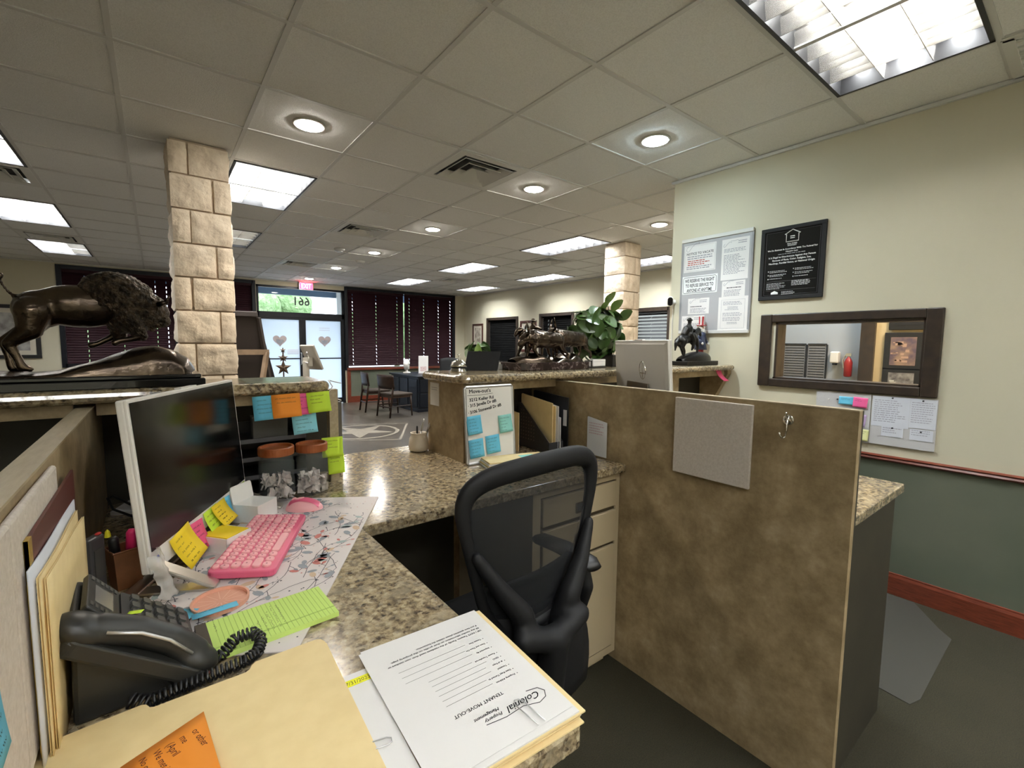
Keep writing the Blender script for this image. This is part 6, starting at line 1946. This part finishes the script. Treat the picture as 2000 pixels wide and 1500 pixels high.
mk('rack', G().bx(-.05, .03, -.03, -.027, .0005, .03).bx(-.05, .03, .02, .023, .0005, .055).bx(-.05, .03, -.03, .023, .0005, .003), M_acr, t)
for k in range(3): mk('card_pile', G().bx(-.045, .025, -.022 + k * .013, -.012 + k * .013, .004, .040 + .008 * k), M_paper, t)
mk('green_pin', G().lathe([(.003, .05), (.003, .085), (.006, .087)], 8), mat('pin_green', (.04, .16, .10), .5), t)
t = thing('card_holder', 'small white card block on a black holder before the big plant', 'holder', (2.088, 1.862, TZ), R(8))
mk('holder', G().bx(-.082, .07, -.025, .03, .0005, .010).bx(-.078, -.07, -.02, .03, .010, .045), M_black, t)
mk('cards', G().bx(-.065, .068, -.022, .0, .010, .052), M_paper, t, bev=.003)
mk('lid_line', G().bx(-.064, .067, -.0226, -.0218, .037, .0385), M_inkgrey, t)
t = thing('potted_plant', 'big leafy green rubber plant in a black pot on the right granite counter', 'plant', (2.375, 1.978, TZ))
mk('pot', G().add([(-.07, -.06, .0005), (.06, -.06, .0005), (.06, .06, .0005), (-.07, .06, .0005), (-.085, -.075, .075), (.078, -.075, .075), (.078, .075, .075), (-.085, .075, .075)],
   [(0, 3, 2, 1), (4, 5, 6, 7), (0, 1, 5, 4), (1, 2, 6, 5), (2, 3, 7, 6), (3, 0, 4, 7)]), M_black, t, bev=.004)
plant(t, 150, .220, .13, .170, .215, .105, .080, 17, (M_leafa, M_leafd, M_leafa), up=.25, lean=(.03, 0), ox=-.165)
t2 = t
rr = random.Random(8)
for (x, z, tilt_) in ((-.25, .19, 1), (-.20, .26, .6), (-.16, .385, .2), (-.13, .43, .0), (-.08, .39, -.3), (.0, .34, -.7), (-.22, .34, .5)):
    out = Vector((-tilt_ * .8, -.35, .6)).normalized()
    side = out.cross(Vector((0, 1, 0))).normalized()
    nz = side.cross(out)
    Mr = Matrix(((side.x, out.x, nz.x, x), (side.y, out.y, nz.y, -.05), (side.z, out.z, nz.z, z - .04), (0, 0, 0, 1)))
    mk('leaf', leaf_g(G(), Mr, .095, .075, .15, .2), M_leafb if x < 0 else M_leafa, t2, smooth=True)
note('pink sticky note curling off the right granite counter near the wall', 'pink', frame_M((3.225, 1.722, 1.296), (1, 0, 0), (0, 0, 1)), .072, .085, .045, 0, 61, bend=2.0, skew=.55)

# ================================================================ near right wall
WX = lambda y, z, off=0: frame_M((XW - off, y, z), (0, -1, 0), (0, 0, 1))      # x right (towards the camera), y up, z into the room
def sheet_on(name, label, cat, y0, y1, z0, z1, off, m, group=None, th=.0006, a=0):
    """paper between room y0 (right) and y1 (left)"""
    t = thing(name, label, cat)
    t.matrix_world = WX((y0 + y1) / 2, (z0 + z1) / 2, off) @ Matrix.Rotation(a, 4, 'Z')
    if group: t['group'] = group
    w_, h_ = (y1 - y0) / 2, (z1 - z0) / 2
    mk('sheet', G().bx(-w_, w_, -h_, h_, 0, th), m, t)
    return t, w_, h_
t, w_, h_ = sheet_on('notice_board', 'grey metal notice board with papers on the beige wall', 'board', 1.600, 2.158, 1.588, 2.305, .0005, mat('board_grey', (.40, .40, .41), .45), None, .012)
mk('top_rail', G().bx(-w_ - .004, w_ + .004, h_ - .006, h_ + .022, 0, .020), mat('rail_grey', (.62, .61, .58), .4), t, bev=.003)
mk('bottom_rail', G().bx(-w_ - .004, w_ + .004, -h_ - .016, -h_ + .010, 0, .020), mat('rail_grey', (0, 0, 0)), t, bev=.003)
mk('side_rail', G().bx(w_ - .008, w_ + .006, -h_, h_, 0, .014), mat('rail_dark', (.30, .30, .31), .4), t)
mk('side_rail', G().bx(-w_ - .006, -w_ + .008, -h_, h_, 0, .014), mat('rail_dark', (0, 0, 0)), t)
NB = 'papers on the grey notice board'
O1 = .0132
def put(t, gs, nm='print', m=None): mk(nm, gs, m or M_inkgrey, t)
ID = Matrix.Translation((0, 0, .0011))
def swoosh(t, x, y, s):
    g = G()
    g.tube([(x + p[0] * s, y + p[1] * s, .0011) for p in ((.10, .16), (.02, .10), (.0, .0), (.06, -.06), (.14, .0), (.24, .12), (.42, .26), (.55, .20), (.5, .32), (.75, .30), (1.0, .34))], .0011, 4)
    mk('logo', g, M_inkgrey, t)
t, w_, h_ = sheet_on('notice_paper', 'notice to vacate sheet at the upper left of the grey board', 'paper', 1.872, 2.138, 2.062, 2.272, O1, M_paper, NB)
mk('heading', text_g('NOTICE TO VACATE', .026, ID @ Matrix.Translation((0, .030, 0)), .225, 'CENTER', bold=.0004), M_ink, t)
swoosh(t, -.115, .068, .20)
mk('border', G().tube([(-w_ + .008, -h_ + .008, .0008), (w_ - .008, -h_ + .008, .0008), (w_ - .008, h_ - .008, .0008), (-w_ + .008, h_ - .008, .0008)], .0008, 4, closed=True), M_inkgrey, t)
put(t, lines_g(ID, -.105, .105, .012, 2, .016, .007, .1, 1).add([], []))
put(t, lines_g(ID, -.100, .100, -.022, 3, .015, .007, .3, 2), 'red_print', M_inkred)
put(t, lines_g(ID, -.110, .105, -.068, 2, .015, .007, .1, 3))
t, w_, h_ = sheet_on('notice_paper', 'tall printed letter at the upper right of the grey board', 'paper', 1.622, 1.826, 1.970, 2.272, O1, M_paper, NB)
swoosh(t, -.09, .100, .11)
put(t, lines_g(ID, .02, .085, .125, 2, .014, .006, .1, 4))
put(t, lines_g(ID, -.085, .085, .075, 3, .010, .004, .1, 5)); put(t, lines_g(ID, -.085, .085, .030, 14, .0105, .0045, .4, 6))
t, w_, h_ = sheet_on('reserve_sign', 'white sign with black border reading we reserve the right to refuse service', 'sign', 1.850, 2.146, 1.888, 2.030, .0125, mat('sign_white', (.80, .81, .80), .4), NB, .002)
mk('border', G().tube([(-w_ + .018, -h_ + .010, .0024), (w_ - .018, -h_ + .010, .0024), (w_ - .010, -h_ + .018, .0024), (w_ - .010, h_ - .018, .0024), (w_ - .018, h_ - .010, .0024), (-w_ + .018, h_ - .010, .0024), (-w_ + .010, h_ - .018, .0024), (-w_ + .010, -h_ + .018, .0024)], .0016, 4, closed=True), M_ink, t)
sg = G()
for k, s_ in enumerate(('WE RESERVE THE RIGHT', 'TO REFUSE SERVICE TO', 'ANYONE AT ANYTIME')):
    q = text_g(s_, .036, Matrix.Translation((0, .022 - k * .038, .0026)), (.248, .235, .212)[k], 'CENTER', bold=.0008)
    sg.add([tuple(v) for v in q.v], q.f)
mk('lettering', sg, M_ink, t)
t, w_, h_ = sheet_on('notice_paper', 'half sheet letter at the right of the grey board above the bordered page', 'paper', 1.638, 1.812, 1.835, 1.962, O1, M_paper, NB)
swoosh(t, -.075, .035, .09)
put(t, lines_g(ID, .02, .075, .045, 2, .012, .005, .1, 7)); put(t, lines_g(ID, -.05, .06, .010, 1, .01, .006, .0, 8), 'heading', M_ink); put(t, lines_g(ID, -.07, .07, -.008, 5, .010, .0045, .2, 9))
t, w_, h_ = sheet_on('notice_paper', 'bordered white page at the lower right of the grey board', 'paper', 1.610, 1.832, 1.588, 1.845, O1 + .0008, M_paper, NB)
mk('border', G().tube([(-w_ + .022, -h_ + .022, .0008), (w_ - .022, -h_ + .022, .0008), (w_ - .022, h_ - .022, .0008), (-w_ + .022, h_ - .022, .0008)], .0008, 4, closed=True), M_inkgrey, t)
for k, (y, n, x) in enumerate(((.088, 3, .075), (.050, 2, .04), (.030, 1, .06), (.005, 3, .075), (-.030, 3, .075), (-.065, 2, .04))): put(t, lines_g(ID, -x, x, y, n, .010, .004, .15, 20 + k))
t, w_, h_ = sheet_on('notice_paper', 'small printed card in the lower left middle of the grey board', 'paper', 1.908, 2.088, 1.728, 1.852, O1, M_paper, NB)
swoosh(t, -.075, .030, .09)
put(t, lines_g(ID, .01, .075, .042, 2, .012, .005, .1, 30)); put(t, lines_g(ID, -.07, .03, -.006, 1, .01, .006, .0, 31), 'heading', M_ink); put(t, lines_g(ID, -.07, .07, -.022, 4, .010, .0045, .2, 32))
t, w_, h_ = sheet_on('notice_paper', 'printed card at the bottom left of the grey board behind the rider statue', 'paper', 1.943, 2.137, 1.596, 1.715, O1, M_paper, NB)
swoosh(t, -.085, .025, .09)
put(t, lines_g(ID, .01, .085, .040, 2, .012, .005, .1, 33)); put(t, lines_g(ID, -.08, .08, -.006, 5, .010, .0045, .2, 34))
# black housing poster
t, w_, h_ = sheet_on('housing_poster', 'black framed fair housing poster with white lettering on the beige wall', 'poster', 1.140, 1.540, 1.800, 2.292, .0008, mat('poster_black', (.012, .012, .012), .12), None, .010)
g = G()
b = .026
g.bx(-w_, w_, h_ - b, h_, 0, .018).bx(-w_, w_, -h_, -h_ + b, 0, .018).bx(-w_, -w_ + b, -h_ + b, h_ - b, 0, .018).bx(w_ - b, w_, -h_ + b, h_ - b, 0, .018)
mk('frame', g, M_blackmat, t, bev=.003)
Z1 = .0106
mk('thin_border', G().tube([(-w_ + .034, -h_ + .034, Z1), (w_ - .034, -h_ + .034, Z1), (w_ - .034, h_ - .034, Z1), (-w_ + .034, h_ - .034, Z1)], .0006, 4, closed=True), M_inkgrey, t)
h = G()
y0 = .140
h.tube([(x, y0 + y, Z1) for x, y in ((-.038, .0), (-.038, .050), (-.048, .050), (0, .078), (.048, .050), (.038, .050), (.038, .0))], .0030, 4, closed=True)
h.bx(-.014, .014, y0 + .032, y0 + .037, Z1 - .0005, Z1).bx(-.014, .014, y0 + .020, y0 + .025, Z1 - .0005, Z1)
mk('house_emblem', h, M_inkwhite, t)
pg = G()
def pl(s_, size, y, wd):
    q = text_g(s_, size, Matrix.Translation((0, y, Z1)), wd, 'CENTER', bold=.0004)
    pg.add([tuple(v) for v in q.v], q.f)
pl('EQUAL HOUSING', .012, .122, .06); pl('OPPORTUNITY', .012, .110, .056)
pl('We Do Business In Accordance With The Federal Fair', .014, .088, .310)
pl('Housing Law', .013, .072, .075)
pl('It Is Illegal to Discriminate Against Any Person', .016, .038, .290)
pl('Because of Race, Color, Religion, Sex,', .016, .018, .240)
pl('Handicap, Familial Status, or National Origin', .016, -.002, .285)
mk('lettering', pg, M_inkwhite, t)
LM = Matrix.Translation((0, 0, Z1))
fine = lines_g(LM, -.085, .085, .060, 1, .01, .0035, .0, 40)
for k in range(3):
    for x in (-.145, .015):
        y = -.045 - k * .026 - (.006 if x < 0 else 0)
        fine.add([(x, y - .002, 0), (x + .006, y - .002, 0), (x + .006, y + .005, 0), (x, y + .005, 0)], [(0, 1, 2, 3)], LM)
        q = lines_g(LM, x + .012, x + .125, y, 2 if k < 2 else 1, .009, .004, .3, 50 + k)
        fine.add([tuple(v) for v in q.v], q.f)
for q in (lines_g(LM, -.15, -.02, -.136, 5, .009, .0035, .35, 60), lines_g(LM, .01, .145, -.128, 4, .009, .0045, .4, 61), lines_g(LM, -.05, .05, -.196, 3, .008, .0035, .3, 62)): fine.add([tuple(v) for v in q.v], q.f)
fine.bx(-.15, .155, -.121, -.1205, Z1, Z1 + .0001).bx(-.15, .155, -.182, -.1815, Z1, Z1 + .0001)
mk('fine_print', fine, mat('ink_dim', (.45, .45, .45), .7), t)
tag_ = G().prism([(-.118, -.208), (-.118, -.196), (-.095, -.185), (-.072, -.196), (-.072, -.208)], Z1 - .0004, Z1)
mk('footer_emblem', tag_, M_inkwhite, t)
# felt boards with pinned papers below the window
M_felt2 = mat('felt_grey', (.56, .55, .55), .95, bump=(240, .3, .003))
t, w_, h_ = sheet_on('felt_board', 'grey felt pin board under the window, the left one with coloured notes', 'board', .842, 1.134, .892, 1.190, .0006, M_felt2, 'felt pin boards', .010)
t, w_, h_ = sheet_on('felt_board', 'grey felt pin board under the window, the right one covered by white sheets', 'board', .539, .836, .895, 1.190, .0006, M_felt2, 'felt pin boards', .010)
PG = 'papers pinned under the window'
for k, (a, b, c, d, lab, off) in enumerate(((.658, .834, 1.006, 1.186, 'left white typed sheet pinned on the right felt board', .0112), (.541, .657, 1.017, 1.186, 'right white typed sheet pinned on the right felt board', .0116),
        (.679, .781, .950, 1.006, 'small white card pinned at the lower left of the right felt board', .0120), (.548, .649, .948, 1.011, 'small white card pinned at the lower right of the right felt board', .0124))):
    t, w_, h_ = sheet_on('pinned_paper', lab, 'paper', a, b, c, d, off, M_paperb, PG)
    put(t, lines_g(ID, -w_ * .88, w_ * .88, h_ * .72, max(2, int(h_ * 2 * .8 / .013)), .0125, .0045, .35, 70 + k), m=mat('ink_pale', (.42, .42, .48), .8))
for k, (y, z, m) in enumerate(((.738, 1.180, M_ink), (.601, 1.177, M_ink), (.729, 1.003, M_ink), (.600, .999, M_ink), (1.014, 1.146, M_ink), (1.061, 1.141, M_white))):
    t = thing('push_pin', ('dark push pin in the left typed sheet', 'dark push pin in the right typed sheet', 'dark push pin in the lower left card', 'dark push pin in the lower right card', 'dark push pin left of the blue note', 'white push pin on bare grey felt')[k], 'pin', (XW, y, z), 0, 'push pins')
    t.matrix_world = WX(y, z, .0128 if k < 4 else .0108)
    mk('head', G().lathe([(.004, .0), (.002, .003), (.002, .006), (.0045, .009), (.004, .010)], 10), m, t, smooth=True)
def wnote(label, col, y1, z1, w_, h_, a, curl, rows, seed): note(label, col, WX(y1, z1, .0112) @ Matrix.Rotation(a, 4, 'Z'), w_, h_, curl, rows, seed, group='notes on the left felt board')
wnote('bright blue sticky note pinned under the window', 'blue', 1.007, 1.166, .075, .049, 0, .006, 2, 71)
wnote('pink sticky note pinned beside the bright blue one', 'hotpink', .930, 1.170, .074, .063, R(-3), .006, 2, 72)
wnote('lilac sticky note half hidden by the divider', 'lilac', .912, 1.066, .055, .076, R(-4), .006, 3, 73)
wnote('pale yellow sticky note at the bottom of the left felt board', 'paleyellow', .912, .975, .072, .072, R(-2), .006, 3, 74)
# security camera at the wall end
t = thing('security_camera', 'small white security camera with black face at the end of the beige wall', 'camera', (XW, 2.225, 1.835))
mk('mount', G().lathe([(.022, 0), (.022, .006), (.010, .012), (.010, .03)], 16, Matrix.Rotation(-PI / 2, 4, 'Y')), M_white, t, smooth=True)
CMx = frame_M((-.055, .0, .004), Vector((.55, -.83, 0)), Vector((-.12, -.08, .98)))
mk('shell', G().prism(rrect(.050, .080, .024, 8), -.040, .018, CMx), M_white, t, bev=.008)
mk('face', G().prism(rrect(.040, .068, .019, 8), .0165, .0195, CMx), M_blackgl, t)
mk('cable', G().tube([(-.015, 0, -.02), (-.006, .006, -.10), (-.006, .005, -.3), (-.006, .002, -.495)], .004, 6), M_white, t, smooth=True)
bpy.context.view_layer.update()
